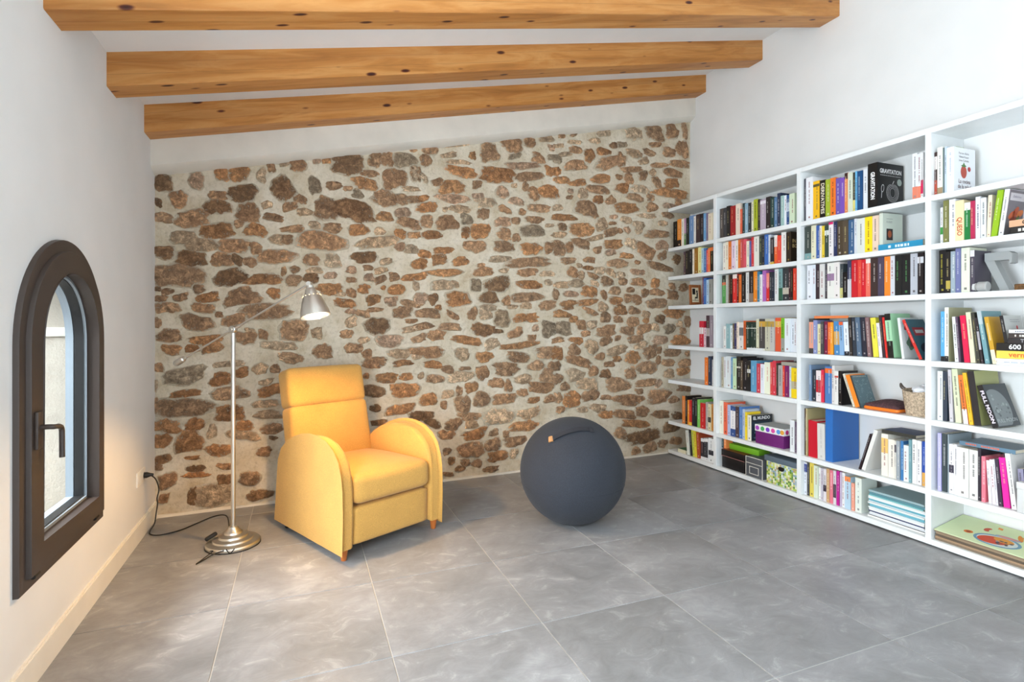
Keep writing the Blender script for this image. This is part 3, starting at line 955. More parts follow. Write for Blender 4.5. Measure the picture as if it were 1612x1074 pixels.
STONES = """2.610 0.183 0.380 0.114 10 d
0.039 2.019 0.273 0.145 -10 d
-1.029 1.516 0.254 0.138 7 b
-0.170 1.789 0.282 0.112 -4 b
2.774 0.538 0.246 0.127 -3 b
2.443 0.523 0.342 0.090 -6 b
-0.996 0.679 0.295 0.104 -6 b
2.246 2.644 0.295 0.104 15 b
2.916 2.433 0.432 0.070 0 o
-0.834 0.102 0.218 0.138 -7 t
0.003 2.354 0.220 0.137 7 d
1.153 2.402 0.269 0.111 -3 o
2.322 0.664 0.268 0.111 -2 b
1.168 0.465 0.250 0.115 -1 t
1.433 1.715 0.362 0.075 6 b
-0.527 1.294 0.286 0.093 8 b
1.153 1.526 0.232 0.107 6 d
2.631 1.877 0.194 0.127 -16 b
2.638 0.808 0.212 0.114 3 b
1.997 2.207 0.217 0.111 -9 b
2.729 2.975 0.185 0.128 8 b
-0.349 1.168 0.183 0.128 0 b
1.948 2.023 0.231 0.101 4 o
0.940 0.221 0.207 0.113 0 b
2.418 2.253 0.280 0.082 8 o
3.047 1.048 0.257 0.088 0 o
0.336 2.285 0.157 0.142 6 b
1.414 1.429 0.283 0.079 1 b
1.847 0.564 0.172 0.128 -3 o
1.236 0.845 0.219 0.100 -2 b
-0.992 0.883 0.218 0.099 12 g
0.588 0.997 0.273 0.079 -1 b
1.089 2.581 0.151 0.140 7 b
-0.148 2.018 0.128 0.164 5 b
2.003 0.690 0.215 0.097 -2 t
0.414 0.715 0.228 0.092 5 o
-0.461 1.666 0.218 0.094 2 b
1.617 2.312 0.182 0.112 5 o
3.063 2.868 0.143 0.142 7 b
0.774 2.264 0.224 0.091 13 o
0.212 1.805 0.261 0.078 11 t
-0.739 1.516 0.192 0.105 12 d
0.262 2.129 0.170 0.117 5 b
2.927 0.238 0.208 0.093 5 d
1.289 2.664 0.171 0.113 7 b
-0.670 1.388 0.195 0.099 11 b
1.753 1.173 0.176 0.108 0 g
1.922 0.886 0.237 0.080 -16 b
2.929 3.015 0.146 0.130 8 b
1.556 0.681 0.232 0.081 -2 b
0.830 1.405 0.183 0.103 1 o
2.500 2.932 0.178 0.106 8 t
2.519 0.304 0.277 0.068 -7 o
1.473 1.976 0.236 0.079 0 g
2.485 0.904 0.158 0.118 -1 o
1.394 0.369 0.249 0.075 0 o
0.856 2.393 0.236 0.079 -1 o
2.753 1.401 0.235 0.079 3 b
2.791 1.738 0.311 0.059 -9 b
-0.972 0.461 0.156 0.118 4 o
-0.421 2.128 0.133 0.138 35 d
0.212 1.196 0.169 0.109 9 d
1.611 0.968 0.210 0.087 3 b
2.954 1.309 0.243 0.075 -7 o
-0.736 0.756 0.215 0.084 1 b
2.753 2.042 0.259 0.069 3 b
0.783 2.182 0.267 0.066 1 p
1.443 2.426 0.235 0.075 9 b
-0.815 1.814 0.195 0.090 10 o
1.030 1.164 0.172 0.101 -20 d
-0.926 1.216 0.195 0.089 -6 b
-0.950 1.883 0.188 0.092 7 b
0.740 1.985 0.162 0.107 4 b
1.458 1.830 0.196 0.088 8 o
1.016 1.948 0.162 0.105 4 o
2.201 1.143 0.214 0.080 7 b
2.680 0.953 0.157 0.109 13 b
2.948 2.627 0.242 0.070 -8 b
2.396 0.398 0.217 0.078 -9 b
-0.667 2.075 0.170 0.099 -2 d
1.884 0.770 0.174 0.096 -2 t
1.366 1.035 0.348 0.048 4 o
1.884 2.572 0.213 0.078 11 b
0.407 2.432 0.160 0.103 7 g
1.219 0.603 0.207 0.079 1 b
1.622 1.170 0.122 0.134 19 g
-0.740 0.621 0.157 0.102 0 o
2.123 2.386 0.244 0.065 -2 b
0.865 0.584 0.129 0.122 -3 b
-0.632 1.947 0.146 0.106 0 b
0.297 1.082 0.179 0.086 2 p
2.325 1.746 0.230 0.067 0 b
2.589 0.407 0.168 0.091 -3 b
1.200 1.249 0.126 0.120 0 g
1.346 0.937 0.188 0.080 -4 b
0.967 1.819 0.179 0.084 8 b
-0.539 1.509 0.221 0.068 6 o
0.723 1.603 0.281 0.053 5 o
2.035 0.591 0.153 0.097 16 b
1.084 1.418 0.174 0.085 -1 d
0.854 0.797 0.182 0.081 7 t
1.311 0.253 0.199 0.074 0 b
2.942 0.938 0.193 0.076 -1 b
1.375 2.503 0.281 0.052 6 p
2.280 1.919 0.194 0.076 8 o
-0.717 1.723 0.174 0.084 0 b
1.722 1.854 0.134 0.108 3 b
2.795 1.057 0.167 0.087 -5 p
2.308 0.969 0.201 0.072 6 t
-0.953 1.627 0.177 0.082 2 d
1.441 0.472 0.192 0.075 11 t
0.905 1.081 0.230 0.063 -8 o
1.419 1.258 0.205 0.070 5 o
2.680 0.074 0.157 0.092 14 b
2.929 2.529 0.191 0.075 11 o
0.967 0.341 0.186 0.077 10 o
2.810 0.368 0.204 0.069 -4 d
0.121 1.692 0.180 0.077 10 d
2.048 1.007 0.128 0.108 18 t
1.022 0.610 0.122 0.113 -3 b
1.214 1.833 0.178 0.077 3 b
2.638 0.666 0.240 0.057 2 b
2.145 2.484 0.195 0.070 6 o
3.037 2.723 0.207 0.066 7 b
1.448 1.535 0.206 0.066 1 o
1.943 1.903 0.172 0.078 -11 b
1.611 0.777 0.136 0.098 -2 b
1.162 0.147 0.182 0.073 4 o
2.571 2.437 0.180 0.073 0 t
2.613 1.160 0.157 0.083 7 b
0.379 0.576 0.205 0.063 4 o
3.100 0.834 0.168 0.077 6 b
2.506 2.754 0.178 0.072 -4 t
2.024 1.491 0.153 0.083 -8 o
-0.903 1.719 0.185 0.069 3 t
-0.812 1.970 0.152 0.083 -4 d
1.702 0.961 0.108 0.116 -1 o
1.532 2.171 0.199 0.062 2 b
2.553 1.587 0.167 0.073 1 b
-1.099 0.570 0.151 0.080 -9 o
0.121 2.223 0.158 0.077 -5 o
1.044 0.945 0.144 0.083 -9 o
2.704 2.284 0.135 0.088 5 b
3.092 0.603 0.168 0.071 -2 b
1.507 0.862 0.158 0.076 10 b
0.185 0.720 0.156 0.076 -3 d
2.429 1.146 0.164 0.072 -10 b
0.544 0.515 0.183 0.064 -4 d
0.588 0.634 0.147 0.079 4 o
1.117 0.245 0.124 0.094 4 b
2.822 1.938 0.137 0.084 8 p
0.589 1.291 0.191 0.061 -2 b
2.371 2.426 0.151 0.076 5 o
0.790 0.431 0.131 0.088 5 b
2.903 2.816 0.152 0.075 2 b
2.348 1.333 0.133 0.086 5 o
1.482 2.285 0.099 0.115 5 b
0.076 1.885 0.164 0.069 9 o
2.526 1.070 0.167 0.068 9 b
1.872 0.984 0.124 0.091 -1 b
-0.117 1.455 0.157 0.071 4 o
2.910 1.163 0.139 0.080 19 g
2.464 0.764 0.110 0.101 22 b
2.512 2.354 0.190 0.058 -6 b
2.118 0.472 0.168 0.065 1 t
-0.166 1.017 0.113 0.097 8 b
0.443 1.963 0.153 0.072 -10 b
2.024 2.672 0.098 0.111 27 o
-0.689 2.202 0.119 0.091 6 o
1.769 2.114 0.239 0.045 4 o
1.612 1.366 0.152 0.071 8 b
-0.627 0.183 0.127 0.085 -21 b
2.355 0.228 0.121 0.089 -24 b
0.399 1.298 0.151 0.071 0 b
0.197 2.405 0.099 0.109 7 b
-0.591 1.834 0.115 0.092 -3 o
1.151 0.738 0.136 0.078 -7 b
0.843 2.105 0.183 0.058 2 t
1.433 1.636 0.186 0.057 2 b
2.948 1.479 0.140 0.075 -3 b
0.706 1.509 0.161 0.065 1 t
1.057 2.175 0.164 0.063 10 t
-1.074 1.138 0.154 0.067 0 b
2.212 1.583 0.146 0.071 -3 b
-0.785 1.629 0.135 0.076 2 b
1.028 0.821 0.100 0.103 32 b
2.167 2.897 0.156 0.066 8 t
-0.793 0.851 0.139 0.074 12 o
1.223 1.932 0.103 0.099 -6 b
2.476 2.606 0.236 0.043 11 b
-0.801 0.389 0.147 0.069 0 o
1.758 1.290 0.187 0.054 -7 o
2.441 2.520 0.105 0.096 26 b
0.584 2.094 0.166 0.061 8 o
1.816 1.373 0.147 0.068 -4 o
3.089 3.054 0.065 0.152 8 b
3.070 0.758 0.152 0.065 7 o
1.388 0.754 0.154 0.064 2 t
2.302 1.413 0.137 0.071 0 o
-0.369 0.978 0.148 0.066 -6 b
1.200 2.270 0.103 0.094 -14 p
0.860 0.972 0.101 0.096 -1 t
2.360 2.673 0.092 0.105 7 b
2.488 1.228 0.118 0.082 0 b
0.185 0.923 0.156 0.062 1 b
2.905 0.741 0.118 0.082 -2 t
1.678 0.852 0.131 0.073 -1 b
1.204 2.030 0.131 0.073 9 p
3.002 0.337 0.135 0.071 -14 d
2.002 1.398 0.206 0.046 5 o
0.281 0.809 0.152 0.063 -5 o
0.376 0.990 0.151 0.063 3 t
2.203 0.406 0.144 0.066 3 o
1.895 1.557 0.138 0.069 1 t
2.987 0.104 0.135 0.070 -5 b
2.898 0.844 0.162 0.058 -6 b
0.924 0.483 0.184 0.051 -1 b
2.156 2.089 0.112 0.084 14 t
2.067 0.795 0.115 0.081 -2 b
-0.502 0.762 0.140 0.067 9 o
3.129 1.234 0.092 0.102 0 b
0.761 1.186 0.189 0.049 -3 b
1.318 1.136 0.134 0.069 24 b
0.655 1.125 0.126 0.073 0 b
2.530 1.431 0.119 0.077 1 b
2.470 1.936 0.106 0.087 3 t
2.766 1.500 0.186 0.049 -3 b
-0.567 0.067 0.138 0.067 -2 d
0.622 1.887 0.150 0.061 3 o
1.039 1.624 0.154 0.059 7 b
2.656 2.201 0.207 0.044 4 t
0.278 2.419 0.089 0.102 7 b
2.251 2.022 0.147 0.061 19 b
-1.003 1.763 0.134 0.068 8 t
1.858 1.647 0.116 0.078 -7 b
-0.661 0.474 0.160 0.056 -12 t
1.492 2.070 0.168 0.053 4 b
-0.717 1.240 0.149 0.060 14 b
-0.099 1.655 0.108 0.083 -7 t
2.167 2.728 0.145 0.061 -2 o
-0.016 1.359 0.146 0.061 -11 o
-0.489 0.503 0.131 0.067 -4 b
2.167 1.354 0.117 0.075 0 t
1.905 2.423 0.192 0.046 11 o
2.797 1.253 0.118 0.074 -9 d
-1.029 2.001 0.087 0.101 -14 b
1.112 1.048 0.129 0.068 19 t
-1.109 1.660 0.119 0.073 8 d
0.680 1.704 0.118 0.073 12 o
-0.461 1.064 0.172 0.051 -3 t
2.203 1.056 0.131 0.066 14 b
-0.937 0.566 0.118 0.073 10 o
2.674 2.786 0.146 0.059 -2 b
0.791 2.600 0.259 0.033 12 t
-0.648 1.120 0.120 0.071 -5 b
0.605 2.533 0.116 0.073 7 b
0.737 0.355 0.129 0.066 -4 b
1.527 2.586 0.119 0.071 -7 b
1.748 2.429 0.155 0.054 14 o
0.576 1.985 0.099 0.085 4 b
0.352 1.463 0.118 0.071 1 o
2.957 0.493 0.119 0.070 -3 b
0.523 1.660 0.123 0.068 5 o
2.791 2.682 0.211 0.040 6 b
-0.876 1.109 0.174 0.048 4 o
-1.109 2.094 0.096 0.087 1 d
2.145 2.066 0.111 0.075 14 t
-0.329 2.306 0.102 0.081 6 b
2.735 1.583 0.111 0.074 1 o
2.500 1.329 0.130 0.063 -14 b
2.824 0.095 0.117 0.069 -5 b
1.702 0.746 0.096 0.084 -2 b
1.897 1.067 0.137 0.059 -3 o
1.959 2.332 0.097 0.083 5 t
1.057 1.286 0.118 0.068 10 t
1.632 1.849 0.081 0.098 3 b
-1.125 0.479 0.105 0.076 -5 o
2.190 0.769 0.111 0.071 -2 d
2.760 2.521 0.080 0.099 26 b
-0.507 0.600 0.166 0.048 -4 t
3.076 1.553 0.130 0.061 11 b
-0.929 2.130 0.077 0.102 6 p
2.575 1.015 0.154 0.051 14 t
2.822 1.843 0.112 0.069 22 b
0.935 0.712 0.109 0.072 22 o
-1.094 1.313 0.136 0.057 0 b
1.448 2.708 0.088 0.088 -12 b
2.297 1.503 0.126 0.062 1 b
-0.099 1.887 0.115 0.068 4 b
-0.219 2.171 0.080 0.096 6 g
0.632 0.451 0.134 0.058 -24 d
-0.945 0.108 0.071 0.109 -7 d
0.647 0.790 0.142 0.054 -5 b
0.039 1.036 0.126 0.061 -1 b
2.547 2.110 0.131 0.058 4 t
2.246 2.304 0.108 0.071 25 b
0.498 2.339 0.073 0.104 6 b
2.046 1.200 0.109 0.070 0 t
2.189 1.270 0.090 0.085 0 b
2.035 1.316 0.164 0.046 -24 b
1.039 2.084 0.100 0.076 4 b
2.891 2.226 0.152 0.050 -3 b
1.186 1.733 0.196 0.039 8 t
-0.240 1.655 0.097 0.078 2 b
0.547 1.190 0.156 0.048 11 b
0.843 1.695 0.113 0.066 17 o
0.531 1.403 0.098 0.076 -13 p
-0.846 1.060 0.121 0.062 13 o
1.889 2.705 0.117 0.064 7 b
0.266 1.996 0.105 0.070 4 o
1.821 1.750 0.147 0.050 7 b
0.572 2.448 0.091 0.081 7 b
0.455 1.362 0.153 0.048 -11 b
1.748 1.539 0.135 0.054 1 t
0.714 1.775 0.162 0.045 3 o
2.992 1.817 0.090 0.080 -37 d
0.896 2.027 0.101 0.071 4 g
0.949 1.290 0.071 0.101 -29 b
1.943 1.200 0.086 0.083 0 b
2.601 2.564 0.090 0.078 6 b
0.492 2.339 0.073 0.096 6 t
1.602 2.756 0.131 0.053 13 t
1.332 2.209 0.134 0.052 -6 p
1.727 1.964 0.155 0.045 3 t
2.903 2.317 0.139 0.050 0 p
-0.864 1.381 0.126 0.055 11 o
2.547 1.679 0.143 0.048 2 p
1.842 1.464 0.137 0.050 -1 p
0.197 0.943 0.176 0.039 -1 b
2.418 2.143 0.128 0.053 4 t
0.976 1.513 0.081 0.084 1 g
-1.088 0.225 0.084 0.080 13 b
-0.984 0.769 0.148 0.045 6 o
1.823 1.864 0.074 0.091 3 b
0.395 2.038 0.112 0.059 9 p
1.075 1.337 0.155 0.042 0 t
2.089 1.959 0.176 0.037 15 t
-0.359 1.507 0.095 0.069 1 b
2.741 2.867 0.148 0.044 7 b
2.418 1.822 0.152 0.043 -2 o
0.185 1.385 0.099 0.066 11 o
2.117 2.297 0.100 0.065 5 o
2.251 1.662 0.125 0.052 -27 t
2.547 2.076 0.084 0.078 4 t
0.632 0.899 0.149 0.043 -6 o
-1.114 1.876 0.096 0.067 -7 b
-0.748 0.950 0.167 0.038 6 t
2.613 2.700 0.109 0.058 17 t
-0.524 0.673 0.148 0.043 1 t
2.134 1.677 0.111 0.056 2 t
2.625 1.492 0.085 0.073 1 b
1.714 0.582 0.084 0.074 -3 b
-0.657 0.535 0.101 0.061 -4 o
1.780 0.674 0.097 0.063 -2 b
-0.888 1.312 0.120 0.051 -2 b
1.642 2.494 0.092 0.067 6 o
-0.448 1.782 0.106 0.058 -1 t
-0.788 2.188 0.073 0.083 6 o
0.459 1.558 0.153 0.040 8 o
1.636 0.579 0.112 0.055 6 b
-0.773 0.192 0.082 0.074 -6 d
-0.240 1.529 0.090 0.067 1 d
2.774 0.654 0.087 0.069 17 p
2.429 1.439 0.082 0.072 1 b
1.696 2.495 0.087 0.067 6 o
0.891 1.926 0.070 0.083 4 o
1.253 0.707 0.069 0.084 -2 b
1.707 2.600 0.093 0.063 -2 g
2.741 1.179 0.099 0.059 -10 t
-0.410 1.784 0.100 0.058 -1 b
0.523 1.568 0.131 0.044 10 o
0.745 0.669 0.099 0.058 6 t
2.377 1.591 0.093 0.062 -8 b
0.313 1.376 0.086 0.067 0 p
2.637 1.292 0.097 0.059 -19 t
0.391 2.137 0.080 0.071 5 b
2.138 0.922 0.104 0.055 -1 b
2.526 0.055 0.083 0.068 -5 b
-0.356 1.861 0.129 0.044 12 b
1.106 0.049 0.135 0.042 -1 d
-1.066 1.048 0.097 0.057 -1 o
0.535 2.154 0.115 0.048 13 o
0.523 1.102 0.114 0.048 14 b
0.940 0.420 0.098 0.056 -4 t
0.151 2.301 0.129 0.042 1 b
3.012 2.357 0.090 0.060 5 b
2.686 2.371 0.092 0.059 5 b
1.228 2.131 0.103 0.052 -24 b
-0.481 1.931 0.105 0.050 -3 b
0.835 2.469 0.183 0.029 4 t
1.779 2.650 0.146 0.036 12 t
-0.091 2.185 0.100 0.053 1 b
0.504 0.983 0.073 0.072 -1 t
0.421 0.814 0.107 0.049 2 o
1.612 1.629 0.131 0.040 2 t
0.564 1.738 0.087 0.060 -1 o
1.382 0.647 0.089 0.059 -3 b
0.393 0.917 0.135 0.039 6 o
1.300 0.154 0.070 0.074 -5 t
1.943 1.632 0.075 0.069 2 t
0.073 2.141 0.089 0.057 -4 g
-0.562 0.912 0.084 0.061 -2 t
-0.809 2.047 0.097 0.052 5 b
2.067 1.627 0.121 0.042 -17 b
0.463 1.769 0.105 0.048 3 t
0.376 1.879 0.079 0.063 -16 o
1.691 1.456 0.062 0.081 1 b
2.111 1.858 0.089 0.056 3 b
0.984 0.109 0.088 0.057 -6 b
0.025 1.226 0.081 0.061 10 t
2.331 1.247 0.103 0.048 0 b
0.664 2.293 0.093 0.053 16 b
-0.929 0.244 0.134 0.036 -6 o
0.745 0.858 0.084 0.058 -2 b
0.630 1.401 0.075 0.065 41 d
1.237 1.395 0.071 0.069 0 b
-0.623 1.622 0.076 0.064 2 b
0.106 1.284 0.097 0.050 -9 b
0.376 1.784 0.087 0.055 13 p
2.246 1.842 0.102 0.047 3 p
-0.379 2.012 0.088 0.055 20 b
2.029 1.765 0.115 0.042 -2 b
2.178 1.467 0.056 0.085 21 b
-0.673 0.888 0.084 0.056 12 o
1.419 1.359 0.107 0.044 0 t
-0.477 1.417 0.072 0.065 1 o
-0.390 1.059 0.107 0.044 -1 t
1.483 0.577 0.109 0.043 -3 o
-0.205 1.148 0.063 0.074 0 t
2.315 0.897 0.094 0.050 3 o
1.707 2.190 0.103 0.045 10 t
0.787 1.276 0.112 0.041 -29 b
2.084 2.810 0.110 0.042 8 t
2.236 0.850 0.119 0.039 -1 b
-0.585 1.713 0.064 0.071 3 b
1.714 1.071 0.108 0.042 7 b
-0.288 1.984 0.103 0.044 9 t
-0.541 0.354 0.087 0.052 -10 b
-0.312 2.070 0.082 0.055 -19 b
1.758 2.032 0.083 0.054 4 b
1.991 1.126 0.097 0.046 0 b
0.455 1.171 0.113 0.040 5 t
2.828 2.146 0.100 0.045 4 t
0.757 2.513 0.120 0.037 19 t
-1.114 0.362 0.083 0.053 13 d
2.710 2.604 0.074 0.059 6 t
2.774 0.873 0.058 0.075 -1 b
0.114 1.465 0.075 0.058 -8 o
1.959 0.466 0.101 0.043 -3 t
-0.005 1.139 0.080 0.053 0 b
0.985 2.311 0.072 0.059 6 b
0.140 0.991 0.068 0.062 -1 b
0.490 1.950 0.065 0.064 4 p
2.371 2.815 0.087 0.048 7 g
1.322 2.052 0.086 0.048 -5 b
1.313 2.576 0.105 0.039 15 g
1.409 2.339 0.058 0.070 -18 b
1.874 2.770 0.148 0.027 7 t
-0.552 2.204 0.052 0.079 6 t
0.028 1.432 0.066 0.061 1 b
2.196 0.560 0.092 0.044 -3 b
-0.842 0.513 0.048 0.083 -14 t
1.327 1.913 0.077 0.052 3 b
3.070 1.142 0.078 0.051 0 b
0.231 1.534 0.085 0.047 26 b
0.227 1.884 0.085 0.047 4 t
3.025 1.208 0.078 0.050 0 t
0.235 1.600 0.100 0.039 17 t
1.863 1.248 0.085 0.046 0 o
2.941 1.564 0.070 0.055 1 b
2.280 2.795 0.074 0.052 17 d
2.360 1.648 0.081 0.048 2 t
0.886 0.124 0.075 0.051 -6 b
2.465 1.517 0.088 0.043 1 b
1.738 0.481 0.072 0.053 -3 b
2.561 0.593 0.084 0.045 -3 b
0.219 0.490 0.109 0.035 3 d
0.199 0.595 0.068 0.055 -3 d
0.994 2.221 0.099 0.038 5 p
-0.933 0.284 0.103 0.036 -6 d
-0.769 0.279 0.098 0.037 -6 b
1.468 1.091 0.069 0.053 0 b
0.332 1.557 0.071 0.051 2 b
0.463 2.220 0.129 0.028 5 t
0.837 0.686 0.054 0.066 -3 b
0.476 1.878 0.089 0.040 3 b
0.471 2.141 0.089 0.040 10 b
-0.698 1.633 0.063 0.056 -27 d
-0.494 2.268 0.052 0.065 6 b
2.429 2.053 0.058 0.058 34 p
-0.953 1.052 0.071 0.048 -1 o
-0.219 1.582 0.091 0.037 2 t
-0.917 1.434 0.065 0.051 16 b
-1.152 0.699 0.037 0.089 -3 b
1.128 0.338 0.079 0.042 5 b
0.274 1.669 0.093 0.035 12 t
2.078 1.567 0.088 0.037 -13 t
-0.219 1.897 0.063 0.052 4 t
1.622 1.558 0.081 0.040 -3 t
-0.113 1.551 0.079 0.041 2 p
2.788 0.965 0.051 0.064 -1 b
2.637 1.238 0.073 0.044 0 o
1.653 2.607 0.071 0.045 7 g
2.018 1.695 0.098 0.032 2 o
0.151 1.547 0.068 0.046 2 p
0.738 0.226 0.063 0.050 -5 b
0.193 1.313 0.114 0.027 0 b
1.717 2.716 0.113 0.027 7 t
1.502 1.174 0.069 0.044 0 p
1.158 1.150 0.102 0.030 0 d
1.748 2.808 0.067 0.045 8 b
0.843 0.083 0.075 0.041 -6 d
2.280 2.161 0.091 0.033 4 p
-1.140 0.939 0.056 0.053 -1 b
-0.471 0.906 0.059 0.050 -2 b
0.560 2.314 0.041 0.073 26 t
2.343 2.042 0.069 0.043 4 b
2.337 2.522 0.069 0.043 6 b
-0.408 0.983 0.074 0.040 -6 t
0.775 0.151 0.053 0.055 -6 o
3.123 0.922 0.061 0.047 -1 b
-0.524 0.821 0.087 0.033 17 t
0.117 1.092 0.075 0.038 0 t
-0.520 2.011 0.065 0.043 25 t
-1.017 1.381 0.075 0.037 11 b
-0.543 1.140 0.052 0.054 0 b
0.028 1.596 0.066 0.042 2 p
-0.686 1.876 0.056 0.049 19 b
1.653 2.692 0.061 0.045 7 p
0.498 1.495 0.049 0.056 1 t
1.863 2.839 0.074 0.037 8 b
0.949 2.533 0.053 0.050 7 o
-0.346 1.584 0.061 0.044 2 b
0.714 0.587 0.045 0.058 -3 b
1.218 1.640 0.084 0.030 2 t
1.380 2.126 0.048 0.052 -25 b
0.748 0.049 0.084 0.030 -6 b
0.804 1.516 0.061 0.041 1 t
1.289 1.348 0.095 0.026 0 t
-1.107 0.116 0.045 0.053 -7 b
1.236 0.318 0.046 0.053 -4 b
-0.141 2.363 0.053 0.045 7 o
2.322 1.083 0.054 0.044 0 b
-1.142 1.219 0.039 0.060 0 b
0.463 1.231 0.081 0.028 0 b
-1.128 1.369 0.068 0.033 1 b
-1.140 1.971 0.042 0.053 5 d
0.028 1.524 0.074 0.030 1 b
2.541 1.768 0.066 0.034 2 b
0.085 1.036 0.046 0.048 -1 b
0.144 1.616 0.072 0.031 2 b
0.886 0.862 0.086 0.025 -2 b
1.632 2.036 0.081 0.027 4 t
-1.089 1.413 0.054 0.040 1 b
-1.148 0.317 0.060 0.035 -6 b
-1.159 0.819 0.030 0.071 -2 t
0.494 1.874 0.065 0.032 3 o
1.927 1.711 0.064 0.032 2 t
0.025 1.299 0.066 0.030 -4 p
-0.953 0.354 0.086 0.023 -2 o
-0.410 2.303 0.053 0.036 7 t
2.268 2.103 0.068 0.028 4 b
1.837 2.347 0.053 0.036 5 p
1.021 1.674 0.072 0.025 2 b
0.536 0.819 0.051 0.036 22 t
-0.205 2.347 0.049 0.037 7 p
0.476 2.516 0.057 0.032 17 b
0.003 2.176 0.059 0.030 5 b
1.308 2.337 0.057 0.030 6 t
1.831 2.292 0.063 0.027 5 b
-0.048 1.419 0.065 0.026 1 t
-0.416 1.567 0.027 0.058 2 b
0.672 1.337 0.046 0.033 0 o
-0.623 1.166 0.057 0.025 -5 t
0.132 0.833 0.040 0.034 -2 o
-0.481 0.439 0.053 0.024 -5 b
-0.803 1.271 0.043 0.028 0 b
0.723 2.090 0.034 0.033 5 t
-1.142 1.430 0.034 0.023 1 d
0.254 1.474 0.031 0.023 1 o"""


# ------------------------------------------------------------------ floor of single tiles
bm = bmesh.new()
bm_box(bm, XL - .05, XR + .05, YB, 2.3, -.06, -.0025)
floor = struct(from_bm('floor', bm, plain('pale_grout', 'bcb9b3', .9)), 'grey tiled floor with pale grout joints')
tile_meshes = {}
TS, G = .6, .0019
ix0, ix1 = math.floor(XL / TS), math.ceil(XR / TS)
for i in range(ix0, ix1):
    for j in range(math.floor(YB / TS), 4):
        x0, x1 = max(i * TS + G, XL), min((i + 1) * TS - G, XR)
        y0, y1 = max(j * TS + G, YB), min((j + 1) * TS - G, 2.2)
        key = (round(x1 - x0, 3), round(y1 - y0, 3))
        if key not in tile_meshes:
            b2 = bmesh.new()
            w, d = (x1 - x0) / 2, (y1 - y0) / 2
            t, e = .0012, .0012
            lo = [b2.verts.new(p) for p in ((-w, -d, -.012), (w, -d, -.012), (w, d, -.012), (-w, d, -.012))]
            mi = [b2.verts.new(p) for p in ((-w, -d, -t), (w, -d, -t), (w, d, -t), (-w, d, -t))]
            hi = [b2.verts.new(p) for p in ((-w + e, -d + e, 0), (w - e, -d + e, 0), (w - e, d - e, 0), (-w + e, d - e, 0))]
            for a, b in ((lo, mi), (mi, hi)):
                for k in range(4):
                    b2.faces.new((a[k], a[(k + 1) % 4], b[(k + 1) % 4], b[k]))
            b2.faces.new(hi)
            me = bpy.data.meshes.new('floor_tile')
            b2.to_mesh(me)
            b2.free()
            me.materials.append(TILE)
            tile_meshes[key] = me
        o = bpy.data.objects.new('floor_tile', tile_meshes[key])
        COL.objects.link(o)
        o.location = ((x0 + x1) / 2, (y0 + y1) / 2, 0)
        o.parent = floor

# ------------------------------------------------------------------ walls
WT = .40                                  # thick old outer wall
WC, WH, WZ0, WZS = .558, .388, .345, 1.142   # arched window: centre y, half width, bottom, spring height


def arch(half, z0, zs=WZS, c=WC, n=36):
    """arch outline (y, z), starting bottom near, going over the top to bottom far"""
    p = [(c - half, z0)]
    for i in range(n + 1):
        a = math.pi - math.pi * i / n
        p.append((c + half * math.cos(a), zs + half * math.sin(a)))
    p.append((c + half, z0))
    return p


# left wall: the arched hole goes right through the thick wall
hole = arch(.372, WZ0 + .016)
ry0, ry1, rz0, rz1 = -.10, 1.25, 0.0, 1.95


def to_rect(y, z):
    dy, dz = y - WC, z - .95
    s = min([(ry1 - WC) / dy if dy > 0 else 9e9, (ry0 - WC) / dy if dy < 0 else 9e9, (rz1 - .95) / dz if dz > 0 else 9e9, (rz0 - .95) / dz if dz < 0 else 9e9])
    return WC + dy * s, .95 + dz * s


loop = list(hole)
for k in range(1, 8):                     # close along the sill
    loop.append((hole[-1][0] + (hole[0][0] - hole[-1][0]) * k / 8, hole[0][1]))
outer = [to_rect(*p) for p in loop]
# snap the rectangle corners so that they are really reached
for cy, cz in ((ry0, rz0), (ry1, rz0), (ry0, rz1), (ry1, rz1)):
    k = min(range(len(outer)), key=lambda i: (outer[i][0] - cy) ** 2 + (outer[i][1] - cz) ** 2)
    outer[k] = (cy, cz)
bm = bmesh.new()
NL = len(loop)
vi = [bm.verts.new((XL, y, z)) for y, z in loop]
vo = [bm.verts.new((XL, y, z)) for y, z in outer]
wi = [bm.verts.new((XL - WT, y, z)) for y, z in loop]
wo = [bm.verts.new((XL - WT, y, z)) for y, z in outer]
reveal_faces = []
for k in range(NL):
    j = (k + 1) % NL
    bm.faces.new((vi[k], vi[j], vo[j], vo[k]))
    bm.faces.new((wi[k], wi[j], wo[j], wo[k]))
    reveal_faces.append(bm.faces.new((vi[k], vi[j], wi[j], wi[k])))
for f in reveal_faces:
    f.material_index = 1
# remaining pieces of the wall; a second window opening lies behind the photographer
LWY0, LWY1, LWZ0, LWZ1 = -1.85, -.55, .40, 1.92
for y0, y1, z0, z1 in ((1.25, 2.3, 0, 1.95), (LWY1, -.10, 0, 1.95), (YB - .2, LWY0, 0, 1.95), (LWY0, LWY1, 0, LWZ0), (YB - .2, LWY0, 1.95, 2.9),
                       (LWY0, LWY1, LWZ1, 2.9), (LWY1, 2.3, 1.95, 2.9)):
    bm_box(bm, XL - WT, XL, y0, y1, z0, z1)
me = bpy.data.meshes.new('wall_left')
bm.to_mesh(me)
bm.free()
STUCCO = plain('rough_cream_stucco', 'a69d8f', .95, 0, .9, 110, .10)
me.materials.append(WALL)
me.materials.append(STUCCO)
wall_left = struct(link_obj('wall_left', me), 'white plastered left wall with arched window opening')
# springing ledge of the outer reveal
box('reveal_ledge', XL - WT, XL - .09, WC + .372 - .012, WC + .373, WZS + .015, WZS + .055, plain('pale_ledge', 'd8d2c6', .9), wall_left, .003)

